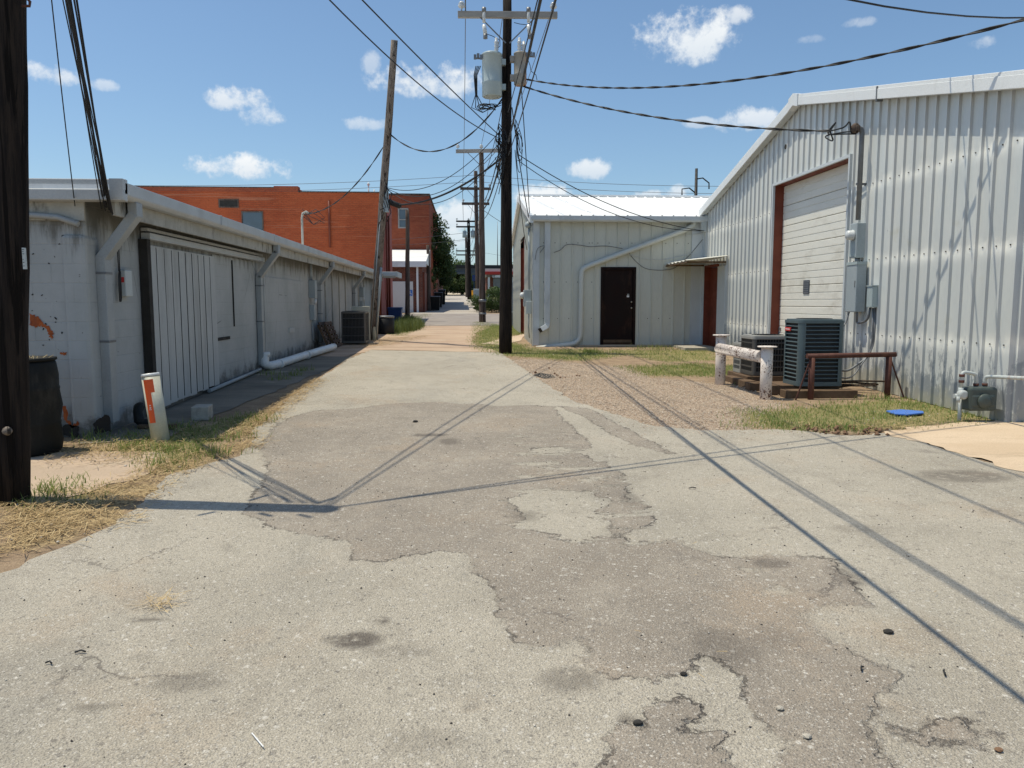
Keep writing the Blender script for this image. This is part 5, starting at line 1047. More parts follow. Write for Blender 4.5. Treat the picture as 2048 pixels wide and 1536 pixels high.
m = B(); m.box(XR - 1.04, XR - 1.0, a0, a0 + 2.0, z0_ - .07, z0_ - .035); m.box(XR - 1.0, XR - .03, a0 + .1, a0 + .14, z0_ - .06, z0_ - .02); m.box(XR - 1.0, XR - .03, a0 + 1.9, a0 + 1.94, z0_ - .06, z0_ - .02); obj('awning_frame', m, TIMBER, o)
m = B(); m.box(XR - .9, XR + .0, sy0 - .3, sy1, gz(19), gz(19) + .07); obj('door_step', m, CONCB, Gb)
q = atX(1407, 455, XR - .1); m = B(); m.box(q.x - .07, q.x + .07, q.y - .05, q.y + .05, q.z - .12, q.z + .14); solo('wire_box', m, BOXL, 'small grey wire box high in the corner between shed and galvanised building', 'utility box', bevel=.01)
# service entrance
xw_ = XR - .03
def wallbox(pa, pb, pc, py):                     # far front edge, near front edge, wall joint (photo columns) -> box extents
    yn = atX(pc, py, xw_).y; xf = atY(pb, py, yn).x; yf = atX(pa, py, xf).y; return xf, yn, yf
xf, yn, yf = wallbox(1692, 1712, 1732, 575); yq = (yn + yf) / 2; xm = atY(1716, 440, yq).x
Z = lambda py, px=1716, y=yq: atY(px, py, y).z
T = thing('electric_meter', 'tall conduit mast with round meter and stacked boxes on galvanised wall beside the roller door', 'electric meter', (xm, yq, Z(625)))
m = B(); m.tube(smooth([(xm, yq, Z(440)), (xm, yq, Z(264)), (xm - .03, yq, Z(256)), (xm - .12, yq, Z(262))], 4, .06), .038, 12); obj('mast', m, STEEL, T)
m = B(); m.lathe((xm - .11, yq, Z(264)), [(.04, -.02), (.075, .02), (.07, .09), (.03, .13)], 12); obj('weatherhead', m, POLE_M, T)
m = B(); m.box(xm - .055, XR - .01, yq - .02, yq + .02, Z(370), Z(366)); obj('mast_strap', m, STEEL, T)
x2, y2, y3 = wallbox(1699, 1713, 1731, 480)
m = B(); m.box(x2, xw_, y2, y3, Z(516), Z(446)); obj('meter_case', m, BOXG, T, bevel=.012)
m = B(); m.box(x2 - .006, x2 + .001, y2 + .03, y3 - .03, Z(513), Z(485)); obj('meter_cover', m, TXG, T)
m = B(); m.lathe((x2, (y2 + y3) / 2, Z(470)), [(.08, 0), (.085, -.02), (.075, -.03), (.075, -.09), (.05, -.115), (.01, -.12)], 20, 'x'); obj('meter_dial', m, PORC, T)
m = B(); m.cyl((xm + .02, yq, Z(515)), (xm + .02, yq, Z(527)), .04, None, 12); obj('nipple', m, STEEL, T)
m = B(); m.box(xf, xw_, yn, yf, Z(624), Z(526)); obj('breaker_case', m, BOXG, T, bevel=.012)
m = B(); m.box(xf - .008, xw_, yn - .008, yf + .008, Z(530), Z(524)); obj('case_hood', m, TXG, T)
m = B(); m.box(xf - .006, xf + .001, yn + .03, yn + .05, Z(575), Z(562)); obj('latch', m, STEEL, T)
x4, y4, y5 = wallbox(1733, 1744, 1756, 595); yq2 = (y4 + y5) / 2; Z4 = lambda py: atY(1744, py, y4).z
T = thing('disconnect_box', 'small green-grey disconnect box right of the tall meter boxes with looping cables', 'utility box', (x4, yq2, Z4(615)))
m = B(); m.box(x4, xw_, y4, y5, Z4(615), Z4(573)); obj('case', m, TXG, T, bevel=.01)
m = B(); m.box(x4 - .01, xw_, y4 - .01, y5 + .01, Z4(573) + .002, Z4(573) + .02); obj('case_lid', m, TXG, T)
m = B(); zb_ = Z4(616); xc = (x4 + xw_) / 2
m.tube(smooth([(xc, yq2 + .05, zb_), (xc, yq2 + .10, zb_ - .20), (xc - .02, yq - .05, zb_ - .26), (xm, yn + .05, zb_ - .12), (xm, yn + .06, Z(623))], 5, .12), .018, 8)
m.tube(smooth([(xc + .02, yq2, zb_), (xc + .03, yq2 - .02, zb_ - .5), (xc, yq2, zb_ - .75), (5.8, yq2 - .1, zb_ - 1.0), (5.5, 11.45, gz(11) + .45)], 5, .15), .018, 8)
m.tube(smooth([(xc + .04, yq2 - .03, zb_), (xc + .05, yq2 - .03, zb_ - .6), (5.9, yq2 - .1, zb_ - 1.1), (5.55, 11.45, gz(11) + .25)], 5, .15), .012, 8)
m.tube(smooth([(xf + .05, yf - .05, Z(623)), (xf + .0, yf - .05, zb_ - .25), (5.75, yq - .1, zb_ - .6), (5.5, 11.5, gz(11) + .55)], 5, .15), .012, 8); obj('flex_cable', m, STEEL, T)
m = B()
for k in range(3): m.tube(smooth([atX(1660, 262, 5.9), atX((1675, 1668, 1690)[k], (240, 285, 255)[k], 5.95), atX((1650, 1645, 1700)[k], (270, 272, 240)[k], 5.95), atX((1690, 1700, 1702)[k], (268, 262, 268)[k], 6.0), (xm - .1, yq, Z(268))], 7, .3), .012, 6, False)
solo('service_wire_loop', m, CABLE, 'curled service wire ends at the weatherhead above the roller door', 'wire')

# ------------------------------------------------------------------ barriers, gas meter, small ground things
pA, pB = G(1440, 769), G(1531, 798)
T = thing('pipe_barrier', 'peeling white pipe barrier with two flat capped posts on the gravel', 'barrier', (pA + pB) / 2)
for p, h in ((pA, .80), (pB, .74)):
    m = B(); m.tube([p - Vector((0, 0, .1)), p + Vector((0, 0, h * .5)), p + Vector((0, 0, h))], .083, 20); o = obj('post', m, PEELW, T)
    m = B(); m.cyl(p + Vector((0, 0, h + .001)), p + Vector((0, 0, h + .018)), .135, None, 24); obj('cap_plate', m, PEELW, o)
dv = (pA - pB).normalized(); sd_ = Vector((-.13, -.02, 0)); m = B(); m.tube([pB + Vector((-.05, .08, .60)), pA + sd_ * .3 + Vector((-.03, -.12, .60)), pA + Vector((-.04, -.16, .60))], [.085, .085, .06], 20); obj('rail', m, PEELW, T)
a, c_ = G(1621, 799), G(1774, 796); T = thing('rail_barrier', 'low dark rusted steel rail on two posts in front of the large condenser', 'barrier', (a + c_) / 2)
hz = .60
for p in (a, c_): m = B(); m.tube([p - Vector((0, 0, .1)), p + Vector((0, 0, hz))], .042, 12); obj('post', m, RUST, T)
m = B(); dv = (c_ - a).normalized(); m.tube([a - dv * .08 + Vector((0, 0, hz + .02)), c_ + dv * .10 + Vector((0, 0, hz + .03))], .036, 14); obj('rail', m, RUST, T)
for p, s in ((a, -1), (c_, 1)): m = B(); m.tube([p + Vector((s * .03, 0, hz - .05)), p + Vector((s * .24, -.04, -.02))], .012, 4); obj('brace', m, RUST, T)
# timber platform pieces
for k, (x0, x1, y0, y1, z0, z1) in enumerate(((4.55, 5.6, 10.75, 11.0, .0, .11), (4.45, 5.5, 11.1, 11.7, .02, .14), (4.35, 4.55, 11.9, 12.9, .0, .10), (4.5, 5.4, 12.2, 12.9, .03, .145), (4.3, 4.9, 11.55, 11.75, .0, .12), (4.68, 5.2, 13.05, 13.7, .0, .09))):
    m = B(); g = gz((y0 + y1) / 2); m.box(x0, x1, y0, y1, g + z0 - .02, g + z1); solo('timber_plank', m, TIMBER, ('front timber sleeper under the large slate condenser', 'wide timber pad under the large slate condenser', 'narrow timber at the left of the grey condenser', 'timber pad under the smaller grey condenser', 'short timber between the two larger condensers', 'timber pad under the rearmost condenser')[k], 'timber', 'timbers under the condensers', .008)
# gas meter
mc = Vector((6.03, 8.78, atY(1964, 820, 8.78).z)); T = thing('gas_meter', 'dark green gas meter with pale pipes at the foot of galvanised wall', 'gas meter', mc)
m = B(); m.box(-.15, .19, -.10, .10, .0, .28, Matrix.Translation(mc)); m.box(-.13, .17, -.115, .115, .04, .20, Matrix.Translation(mc)); obj('body', m, GASM, T, bevel=.03)
m = B(); m.lathe(mc + Vector((.02, -.115, .12)), [(.09, 0), (.085, -.02), (.03, -.03)], 18, 'y'); obj('cover', m, GASM, T)
m = B(); m.lathe(mc + Vector((-.20, -.03, .19)), [(.03, -.04), (.055, -.03), (.055, .03), (.03, .04)], 18, 'y'); m.tube([mc + Vector((-.20, 0, .19)), mc + Vector((-.20, 0, .27))], .03, 10); m.tube([mc + Vector((-.28, 0, .17)), mc + Vector((-.12, 0, .17))], .028, 10); m.tube([mc + Vector((-.26, -.05, .17)), mc + Vector((-.26, -.05, .10))], .02, 8); obj('regulator', m, GPIPE, T)
m = B(); m.tube(smooth([mc + Vector(v) for v in ((-.20, 0, .27), (-.20, 0, .46), (-.02, 0, .43), (-.02, 0, .27))], 4, .05), .022, 10); m.tube(smooth([mc + Vector(v) for v in ((.09, 0, .27), (.09, 0, .40), (.11, -.12, .41), (.12, -.9, .46))], 4, .05), .022, 10); obj('pipe', m, GPIPE, T)
m = B()
for x, z in ((-.20, .33), (-.20, .40), (-.02, .29), (.09, .29)): m.cyl(mc + Vector((x, 0, z)), mc + Vector((x, 0, z + .03)), .032, None, 10)
obj('coupling', m, RUST, T)
m = B(); m.tube([mc + Vector((-.16, .06, .19)), mc + Vector((-.16, .06, -.25))], .022, 8); obj('riser', m, GPIPE, T)
# blue lid
P_ = [G(x, y, .02) for x, y in ((1772, 824), (1800, 821.5), (1846, 825), (1848, 828), (1815, 831.5), (1790, 830))]; m = B(); m.prism(P_, (0, 0, .02)); solo('cover_plate', m, BLUE, 'flat bright blue cover lying in the grass by the rusted rail', 'cover', bevel=.006)
# sticks by the wall
for k in range(6):
    b = Vector((5.75 + random.uniform(-.2, .25), 11.3 + random.uniform(-.4, .5), gz(11.3) + .04 + .03 * k)); m = B(); d_ = Vector((random.uniform(.3, .5), random.uniform(-.5, .1), random.uniform(-.03, .08)))
    m.tube([b - d_, b + Vector((0, 0, .02)), b + d_], .014, 5); solo('fallen_branch', m, BARK, f'dry branch behind the rusted rail, {("bottom", "second", "third", "fourth", "fifth", "top")[k]} of the heap', 'branch', 'dry branches behind the rusted rail')

# ------------------------------------------------------------------ scattered stuff
def npobj(name, V, F, mat, tint, kind='stuff', label=None, cat=None, parent=None, off=None):
    me = bpy.data.meshes.new(name); V = np.asarray(V, np.float32); F = np.asarray(F, np.int32)
    if off is not None: V = V - np.array(off, np.float32)
    me.vertices.add(len(V)); me.vertices.foreach_set('co', V.ravel()); k = F.shape[1]
    me.loops.add(F.size); me.loops.foreach_set('vertex_index', F.ravel()); me.polygons.add(len(F)); me.polygons.foreach_set('loop_start', np.arange(len(F), dtype=np.int32) * k)
    me.update(calc_edges=True); a = me.attributes.new('tint', 'FLOAT', 'POINT'); a.data.foreach_set('value', np.asarray(tint, np.float32)); me.materials.append(mat)
    o = bpy.data.objects.new(name, me); COL.objects.link(o)
    if parent: o.parent = parent
    return tag(o, label, cat, None, kind)
def sample(polys, dens, edge=.15, noise=True, seed=1):
    out = []; rg = np.random.default_rng(seed)
    for i, p in enumerate(polys):
        q = np.array(p); lo, hi = q.min(0) - edge, q.max(0) + edge; A = np.prod(hi - lo); n = int(A * (dens[i] if isinstance(dens, (list, tuple)) else dens)); P = rg.uniform(lo, hi, (n, 2))
        sd = sdist(P, [p]); cl = .5 + .5 * np.sin(P[:, 0] * 5.1 + 1.3 * np.sin(P[:, 1] * 3.7)) * np.sin(P[:, 1] * 4.3 + np.sin(P[:, 0] * 6)); k = np.clip(sd / edge * .5 + .55, 0, 1) * (.25 + .75 * cl if noise else 1)
        out.append(P[rg.uniform(0, 1, n) < k])
    return np.concatenate(out)
def blades(P, h0, h1, w, lean=.5, seed=1, lift=0.0):
    rg = np.random.default_rng(seed); n = len(P); a = rg.uniform(0, 6.283, n); h = rg.uniform(h0, h1, n) * rg.uniform(.6, 1, n); ln = rg.uniform(.1, lean, n) * h; z = P[:, 1] * S + lift; b = a + rg.uniform(-.8, .8, n)
    dx, dy = np.cos(a) * w * .5, np.sin(a) * w * .5; lx, ly = -np.sin(b) * ln, np.cos(b) * ln; x, y = P[:, 0], P[:, 1]
    V = np.stack([np.stack([x - dx, y - dy, z], 1), np.stack([x + dx, y + dy, z], 1), np.stack([x + dx * .8 + lx * .35, y + dy * .8 + ly * .35, z + h * .6], 1), np.stack([x + lx, y + ly, z + h], 1), np.stack([x - dx * .8 + lx * .35, y - dy * .8 + ly * .35, z + h * .6], 1)], 1).reshape(-1, 3)
    i = np.arange(n)[:, None] * 5; F = np.concatenate([i + np.array([[0, 1, 2]]), i + np.array([[0, 2, 4]]), i + np.array([[4, 2, 3]])]); t = np.repeat(rg.uniform(0, 1, n) ** 1.3, 5); return V, F, t
Pg = sample(grassP, [1200, 1800, 1400, 600, 2600, 1500, 1500, 1500, 400], .3, True, 4)
V, F, t = blades(Pg, .02, .075, .007, 1.3, 5); npobj('grass', V, F, GRASSM, t, label='short patchy green and yellow grass growing on the alley verges', cat='grass')
tufts = [(1848, 790), (1870, 792), (1760, 800), (1900, 800), (2010, 815), (1960, 822), (430, 912), (80, 1005), (100, 985), (330, 930), (335, 905), (470, 880), (300, 880), (400, 905), (520, 845), (590, 752), (560, 760), (540, 750), (610, 742), (820, 655), (1058, 668), (1020, 655), (190, 880), (255, 900), (350, 860), (1310, 698), (1180, 705), (1700, 862), (1560, 852), (1650, 855), (1490, 770)]
PT_ = [];
for px, py in tufts: g = G(px, py); PT_.append(rng.normal((g.x, g.y), (.10, .10) if py > 700 else (.3, .3), (60 if py > 740 else 240, 2)))
V, F, t = blades(np.concatenate(PT_), .05, .17, .008, 1.3, 6); npobj('grass_tuft', V, F, GRASSM, t * .75, label='taller tufts of green grass scattered on the verges', cat='grass')
# weed growth by the bin
V, F, t = blades(sample([PP((786, 668), (800, 650), (815, 640), (842, 652), (830, 662))], 700, .2, False, 3), .15, .5, .014, .8, 9); npobj('weeds', V, F, LEAF2, t, label='dense green weeds around the bare post and navy bin', cat='weeds')
# straw lying flat
def lying(P, l0, l1, w, seed, lift=.012):
    rg = np.random.default_rng(seed); n = len(P); a = rg.uniform(0, 6.283, n); L = rg.uniform(l0, l1, n); z = P[:, 1] * S + lift + rg.uniform(0, .03, n); up = rg.uniform(-.15, .25, n) * L; c, s = np.cos(a), np.sin(a); x, y = P[:, 0], P[:, 1]
    V = np.stack([np.stack([x - s * w, y + c * w, z], 1), np.stack([x + s * w, y - c * w, z], 1), np.stack([x + c * L + s * w, y + s * L - c * w, np.maximum(z + up, y * S + .008)], 1), np.stack([x + c * L - s * w, y + s * L + c * w, np.maximum(z + up, y * S + .008) + .001], 1)], 1).reshape(-1, 3)
    i = np.arange(n)[:, None] * 4; return V, i + np.array([[0, 1, 2, 3]]), np.repeat(rg.uniform(0, 1, n), 4)
Ps = np.concatenate([sample(strawP, [3200, 3800, 1800, 900, 1200], .18, True, 14), sample([grassP[4]], 900, .2, True, 15)])
V, F, t = lying(Ps, .03, .14, .0022, 7); npobj('straw', V, F, STRAWM, t, label='dry straw and clippings strewn along the pavement edge', cat='straw')
V, F, t = lying(sample([road_out[:-1]], 2.0, .2, False, 21)[:900], .01, .05, .0016, 8, .02); npobj('litter_straw', V, F, STRAWM, t, label='sparse bits of straw scattered on the road', cat='straw')
def rocks(P, s0, s1, seed, lift):
    rg = np.random.default_rng(seed); n = len(P); base = np.array([(1, 0, 0), (-1, 0, 0), (0, 1, 0), (0, -1, 0), (0, 0, .8), (0, 0, -.6)]); V = base[None] * rg.uniform(.6, 1.2, (n, 6, 1)) * rg.uniform(s0, s1, (n, 1, 1)) ; a = rg.uniform(0, 6.28, n); c, s = np.cos(a)[:, None], np.sin(a)[:, None]
    X = V[:, :, 0] * c - V[:, :, 1] * s; Y = V[:, :, 0] * s + V[:, :, 1] * c; V = np.stack([X + P[:, :1], Y + P[:, 1:2], V[:, :, 2] + (P[:, 1:2] * S + lift)], 2).reshape(-1, 3)
    f = np.array([[0, 2, 4], [2, 1, 4], [1, 3, 4], [3, 0, 4], [2, 0, 5], [1, 2, 5], [3, 1, 5], [0, 3, 5]]); F = (np.arange(n)[:, None, None] * 6 + f[None]).reshape(-1, 3); return V, F, rg
near = sample([[(-4, 2), (5, 2), (6, 8), (3, 9), (-2.5, 9)]], 26, .1, True, 31); near = near[sdist(near, [road_out]) > 0]
pb = sample([patchA, patches[1]], 40, .1, True, 33)
allp = np.concatenate([near, pb]); V, F, rg = rocks(allp, .002, .0075, 3, .014); npobj('grit', V, F, PEBM, np.repeat(np.where(rg.uniform(0, 1, len(allp)) < .72, rg.uniform(0, .12, len(allp)), rg.uniform(.6, 1, len(allp))), 6), label='dark and pale grit scattered over the road surface', cat='grit')
gv = sample(gravelP, 900, .25, True, 35); gv2 = sample([PP((1480, 850), (1560, 865), (1300, 870), (1240, 840))], 260, .2, True, 36)
gv = np.concatenate([gv, gv2]); V, F, rg = rocks(gv, .004, .014, 5, .012); npobj('gravel', V, F, GRAVM, np.repeat(rg.uniform(.25, 1, len(gv)) * .8, 6), label='loose pinkish gravel spread between the road and the white pipe barrier', cat='gravel')
lt = np.concatenate([sample(strawP, 60, .2, True, 51), sample(grassP, 22, .2, True, 52)]); V, F, rg = rocks(lt, .004, .016, 8, .01); npobj('verge_litter', V, F, PEBM, np.repeat(rg.uniform(.1, 1, len(lt)), 6), label='small stones and bits lying in the verge grass', cat='grit')
# clods
cl = np.concatenate([sample([PP((1590, 862), (1610, 855), (1700, 855), (1770, 862), (1765, 872), (1640, 872))], 300, .05, True, 41), sample([PP((1062, 748), (1090, 735), (1120, 745), (1180, 757), (1110, 758))], 22, .05, True, 42)])
V, F, rg = rocks(cl, .008, .042, 6, .02); npobj('soil_clods', V, F, CLOD, np.repeat(rg.uniform(0, 1, len(cl)), 6), label='crumbled brown soil clods along the pavement edge', cat='soil')
m = B(); m.prism([G(x, y, .004) for x, y in ((1066, 750), (1080, 746), (1105, 750), (1112, 755), (1088, 757))], (0, 0, .004)); solo('pothole', m, GRIME, 'small dark hole at the road edge by the gravel', 'hole')
# single things on the road
for k, (px, py, L, a, lab) in enumerate(((160, 1304, .045, .1, 'short dark stick near the left on the light road'), (97, 1326, .03, -.2, 'tiny dark twig nearest the left edge of the road'), (1890, 1345, .05, 1.1, 'curved dark twig on the right of the road'), (1725, 1337, .04, .9, 'thin bent twig lying near the cable shadow'), (1385, 976, .06, .1, 'thin dark twig beside the patch on the right'))):
    b = G(px, py, .022); m = B(); d_ = Vector((math.cos(a), math.sin(a), 0)) * L; m.tube([b - d_ * .5, b + Vector((0, .01, .004)), b + d_ * .5], .004, 5); solo('twig', m, CABLE, lab, 'twig', 'twigs on the road')
for k, (px, py, s, mt, lab) in enumerate(((1777, 1263, .020, GRIME, 'black lump of tar on the right side of the road'), (1276, 1445, .016, GRIME, 'dark lump on the lower patch edge'), (1560, 1416, .013, CONCB, 'pale pebble low on the brown patch'), (1614, 1472, .013, CONCB, 'grey pebble below the pale one on the brown patch'), (1998, 1499, .012, CLOD, 'brown pebble in the lower right corner'), (831, 843, .028, GRIME, 'small dark stone at the far part of the patch'), (1367, 1347, .012, GRIME, 'dark pebble on the edge of the rounded patch lobe'))):
    b = G(px, py, .02); bm_ = bmesh.new(); bmesh.ops.create_icosphere(bm_, subdivisions=2, radius=1); m = B(); vs = [b + Vector((v.co.x * s * random.uniform(.8, 1.15) * 1.2, v.co.y * s * random.uniform(.8, 1.15), v.co.z * s * .6 * random.uniform(.8, 1.1))) for v in bm_.verts]; m.add(vs, [tuple(v.index for v in f.verts) for f in bm_.faces], False); bm_.free(); solo('stone', m, mt, lab, 'stone', 'stones on the road')
b = G(515, 1480, .02); m = B(); m.box(-.055, .055, -.002, .002, 0, .002, Matrix.Translation(b) @ Matrix.Rotation(-.95, 4, 'Z')); solo('plastic_strip', m, WHITEM, 'thin white plastic strip on the near left of the road', 'litter')
g = G(322, 1218); Pq = rng.normal((g.x, g.y), (.035, .03), (60, 2)); V, F, t = lying(Pq, .03, .12, .0014, 17, .02); npobj('dry_grass_clump', V, F, STRAWM, t * .5, label='small clump of dry grass lying on the light road', cat='straw')

# ------------------------------------------------------------------ trees
def tree(label, x, y, h, w, mat, nl=4200, ls=.16, seed=1, group=None, trunk=.35, name='tree', cat_='tree', clumps=26, d=None, rk=.5):
    base = Vector((x, y, gz(y))); T = thing(name, label, cat_, base, group); rg = np.random.default_rng(seed); rr_ = random.Random(seed); d = d or w
    C_ = []
    for k in range(clumps):
        v = rg.normal(0, 1, 3); v /= np.linalg.norm(v); v *= rg.uniform(.35, 1) ** .5; cz = h * (trunk + (1 - trunk) * (.5 + .46 * v[2])); sh = 1 - .35 * max(0, (cz / h - .75) * 4) ; C_.append((v[0] * w * .5 * sh, v[1] * d * .5 * sh, cz, rg.uniform(.16, .30) * min(w, h * rk)))
    m = B(); top = base + Vector((0, 0, h * .62)); m.tube([base - Vector((0, 0, .1)), base + Vector((.02 * h, 0, h * .25)), top], [h * .026, h * .02, h * .009], 8)
    for c in C_[::2]: s0 = base + Vector((0, 0, h * rr_.uniform(.2, .5))); e_ = base + Vector(c[:3]); m.tube([s0, s0.lerp(e_, .5) + Vector((0, 0, .04 * h)), e_], [h * .010, h * .006, h * .003], 5)
    obj('trunk', m, BARK, T)
    per = nl // len(C_); V = []; t = []
    for cx, cy, cz, r in C_:
        v = rg.normal(0, 1, (per, 3)); v /= np.linalg.norm(v, axis=1)[:, None]; rad = r * rg.uniform(.25, 1.1, per) ** .6; p = v * rad[:, None] * np.array([1, 1, .8]) + np.array([cx, cy, cz])
        a = rg.normal(0, 1, (per, 3)); a /= np.linalg.norm(a, axis=1)[:, None]; b_ = np.cross(a, v + .01); b_ /= np.linalg.norm(b_, axis=1)[:, None] + 1e-9; s = ls * rg.uniform(.5, 1.2, per)[:, None]
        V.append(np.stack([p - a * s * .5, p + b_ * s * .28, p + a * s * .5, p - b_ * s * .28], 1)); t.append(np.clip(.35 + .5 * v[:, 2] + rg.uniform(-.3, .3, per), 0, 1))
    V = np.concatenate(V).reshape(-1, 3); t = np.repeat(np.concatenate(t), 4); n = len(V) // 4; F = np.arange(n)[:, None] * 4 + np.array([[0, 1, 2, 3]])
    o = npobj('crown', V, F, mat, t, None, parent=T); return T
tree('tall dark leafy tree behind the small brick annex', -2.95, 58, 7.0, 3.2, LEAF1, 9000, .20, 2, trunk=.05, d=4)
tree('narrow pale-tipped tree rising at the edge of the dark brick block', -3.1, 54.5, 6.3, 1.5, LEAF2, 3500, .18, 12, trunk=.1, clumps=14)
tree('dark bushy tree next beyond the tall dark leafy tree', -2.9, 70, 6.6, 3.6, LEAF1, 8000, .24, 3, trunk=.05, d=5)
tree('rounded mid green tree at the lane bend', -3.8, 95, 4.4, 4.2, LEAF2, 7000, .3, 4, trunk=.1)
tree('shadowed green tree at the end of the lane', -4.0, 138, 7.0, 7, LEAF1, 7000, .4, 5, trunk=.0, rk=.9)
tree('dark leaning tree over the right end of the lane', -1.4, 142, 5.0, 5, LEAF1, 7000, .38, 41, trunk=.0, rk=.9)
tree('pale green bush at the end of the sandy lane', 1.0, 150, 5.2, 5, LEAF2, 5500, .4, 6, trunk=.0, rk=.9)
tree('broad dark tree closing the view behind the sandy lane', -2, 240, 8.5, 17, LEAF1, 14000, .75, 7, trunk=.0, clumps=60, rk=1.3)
tree('broad pale tree closing the view at the far left', -16, 220, 11, 18, LEAF2, 9000, .8, 8, trunk=.0, clumps=40, rk=1.2)
tree('broad tree closing the view at the far right', 22, 240, 10, 24, LEAF2, 9000, .9, 9, trunk=.0, clumps=40, rk=1.2)
b = G(985, 626); tree('dark rounded hedge bush right of the grey pole', b.x, b.y + 1.2, 1.5, 2.6, LEAF1, 8000, .10, 21, trunk=.0, name='bush', cat_='bush', clumps=30, rk=1.1)
tree('dark hedge bush partly behind the tall black pole', b.x + 1.4, b.y + 1.6, 1.3, 2.4, LEAF1, 7000, .10, 22, trunk=.0, name='bush', cat_='bush', clumps=26, rk=1.1)
b = G(962, 620); tree('small green shrub at the foot of the brown two-arm pole', b.x - .2, b.y - 2, .7, .8, LEAF2, 1500, .09, 23, trunk=.03, name='bush', cat_='bush', clumps=10)
for k in range(4): tree(('pale shrub before the store, leftmost', 'pale shrub before the store, second from left', 'pale shrub before the store, third from left', 'pale shrub before the store, rightmost')[k], 3.4 + k * 1.9, 100 + k, 1.7 + .4 * (k % 2), 2.2, LEAF2 if k % 2 else LEAF1, 1500, .22, 30 + k, 'shrubs before the store', .03, 'bush', 'bush', 10)

# ------------------------------------------------------------------ world, sun, camera
w = bpy.data.worlds.new('World'); sc.world = w; w.use_nodes = True; nt = w.node_tree; bg = nt.nodes['Background']
L3 = Vector((-.335, .06, 1)).normalized(); el = math.asin(L3.z); az = math.atan2(L3.x, L3.y)
def wn(typ, ins=None, **kw):
    nd = nt.nodes.new('ShaderNode' + typ)
    for k, v in kw.items(): setattr(nd, k, v)
    for k, v in (ins or {}).items():
        if isinstance(v, bpy.types.NodeSocket): nt.links.new(v, nd.inputs[k])
        else: nd.inputs[k].default_value = v
    return nd
sky = wn('TexSky', sky_type='NISHITA', sun_disc=False, sun_elevation=el, sun_rotation=az, air_density=1.0, dust_density=1.2, ozone_density=1.6, altitude=150)
tc = wn('TexCoord').outputs['Generated']; sp = wn('SeparateXYZ', {0: tc}).outputs
wm = lambda op, a, b=0.0, cl=False: wn('Math', {0: a, 1: b}, operation=op, use_clamp=cl).outputs[0]
azn = wm('ARCTAN2', sp[0], sp[1]); eln = wm('ARCSINE', sp[2])
n1 = wn('TexNoise', {'Vector': tc, 'Scale': 24.0, 'Detail': 9.0, 'Roughness': .62}).outputs[0]; n2 = wn('TexNoise', {'Vector': tc, 'Scale': 9.0, 'Detail': 4.0, 'Roughness': .55}).outputs[0]
n3 = wn('TexNoise', {'Vector': tc, 'Scale': 95.0, 'Detail': 5.0, 'Roughness': .6}).outputs[0]; nn = wm('ADD', wm('ADD', wm('MULTIPLY', wm('SUBTRACT', n1, .5), 4.2), wm('MULTIPLY', wm('SUBTRACT', n3, .5), 1.3)), wm('MULTIPLY', wm('SUBTRACT', n2, .5), .9))
clouds = [(1380, 75, 96, 56, 1), (1480, 34, 34, 20, .75), (1500, 240, 60, 25, .8), (1405, 246, 34, 10, .5), (1182, 340, 46, 20, .8), (1085, 400, 60, 26, .95), (870, 165, 120, 36, .9), (742, 128, 20, 26, .45), (738, 249, 48, 14, .5), (480, 200, 60, 26, .85), (525, 235, 50, 22, .7), (483, 335, 86, 28, 1), (85, 148, 85, 24, .8), (205, 172, 30, 13, .5), (910, 435, 70, 30, .8), (890, 480, 60, 24, .6), (1290, 392, 30, 12, .6), (1365, 384, 36, 14, .7), (1720, 46, 32, 11, .35), (1965, 86, 34, 14, .4), (1040, 470, 40, 22, .6), (1620, 80, 34, 10, .25)]
mask = None; shade = None
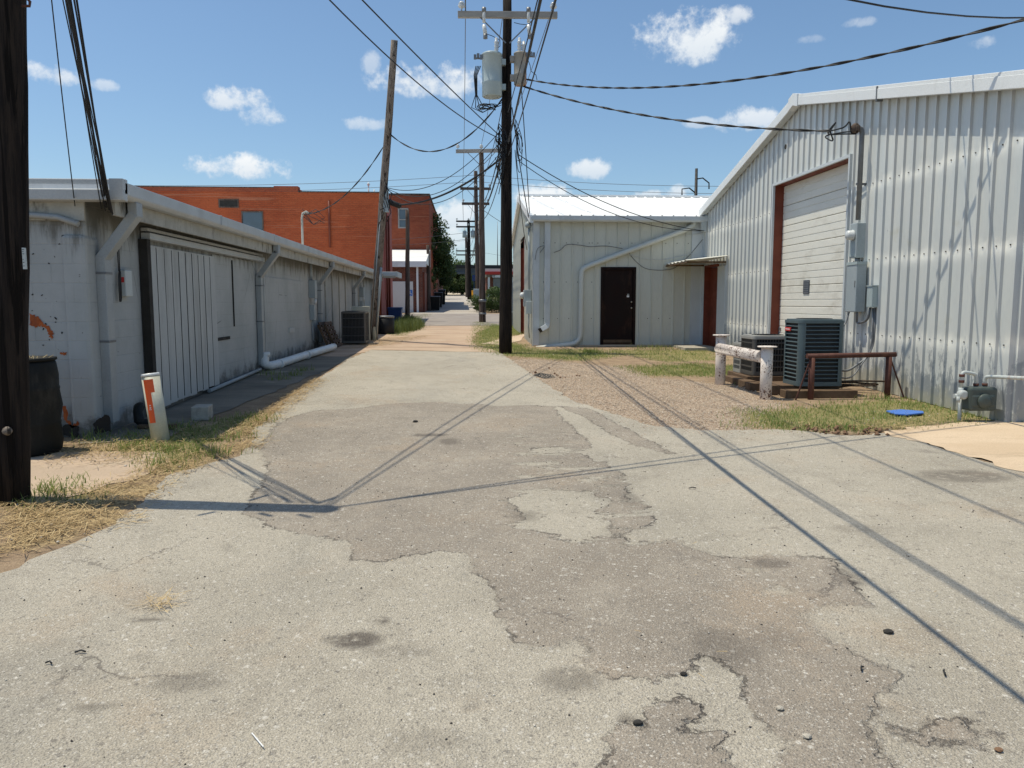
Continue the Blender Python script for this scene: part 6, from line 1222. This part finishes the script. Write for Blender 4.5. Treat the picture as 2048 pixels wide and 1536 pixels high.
for px, py, rx, ry, amt in clouds:
    d = ray(px, py); a0, e0 = math.atan2(d.x, d.y), math.asin(d.z); d2 = ray(px + rx, py); d3 = ray(px, py - ry); wx = abs(math.atan2(d2.x, d2.y) - a0) * 1.12; wy = abs(math.asin(d3.z) - e0) * 1.15
    u = wm('DIVIDE', wm('SUBTRACT', azn, a0), wx); v = wm('DIVIDE', wm('SUBTRACT', eln, e0), wy)
    vb = wn('MapRange', {'Value': v, 'From Min': -.2, 'From Max': 0.0, 'To Min': 1.35, 'To Max': 1.0}).outputs[0]
    q = wm('ADD', wm('MULTIPLY', u, u), wm('MULTIPLY', wm('MULTIPLY', v, v), vb)); s_ = wm('SUBTRACT', wm('ADD', wm('SUBTRACT', 1.0, q), nn), -.05)
    f = wn('MapRange', {'Value': s_, 'From Min': .0, 'From Max': 1.15, 'To Min': 0.0, 'To Max': amt}, interpolation_type='SMOOTHSTEP').outputs[0]
    lit = wm('MULTIPLY', f, wn('MapRange', {'Value': v, 'From Min': -.9, 'From Max': .5, 'To Min': .25, 'To Max': 1.0}).outputs[0])
    mask = f if mask is None else wm('MAXIMUM', mask, f); shade = lit if shade is None else wm('MAXIMUM', shade, lit)
hz_ = wn('MapRange', {'Value': eln, 'From Min': .0, 'From Max': .16, 'To Min': .38, 'To Max': 0.0}, interpolation_type='SMOOTHSTEP').outputs[0]
def cmix(f, a, b):
    nd = nt.nodes.new('ShaderNodeMix'); nd.data_type = 'RGBA'
    for i, v in ((0, f), (6, a), (7, b)):
        if isinstance(v, bpy.types.NodeSocket): nt.links.new(v, nd.inputs[i])
        else: nd.inputs[i].default_value = v
    return nd.outputs[2]
SKYK = .105
tinted = wn('VectorMath', {0: sky.outputs[0], 1: (1.06, 1.22, 1.28)}, operation='MULTIPLY').outputs[0]; base = cmix(hz_, tinted, (6.0, 7.6, 8.9, 1)); cc_ = cmix(wm('SUBTRACT', wm('DIVIDE', shade, wm('MAXIMUM', mask, .01)), .0, True), (6.0, 6.9, 7.9, 1), (8.8, 9.1, 9.3, 1))
nt.links.new(cmix(mask, base, cc_), bg.inputs[0]); bg.inputs[1].default_value = SKYK
sun = bpy.data.lights.new('sun', 'SUN'); sun.energy = 4.2; sun.angle = R(.40); sun.color = (1, .92, .75); so = bpy.data.objects.new('sun', sun); COL.objects.link(so); so.rotation_euler = L3.to_track_quat('Z', 'Y').to_euler(); so.location = (0, 0, 30)
cam = bpy.data.cameras.new('camera'); co = bpy.data.objects.new('camera', cam); COL.objects.link(co); sc.camera = co; co.location = EYE
cam.sensor_width = 36; cam.lens = FPX / 2048 * 36; cam.clip_end = 2000; cam.clip_start = .05
co.rotation_euler = Matrix((rgt, upv, -fwd)).transposed().to_euler()
sc.view_settings.view_transform = 'Standard'; sc.view_settings.look = 'None'; sc.view_settings.exposure = 0; sc.view_settings.gamma = 1
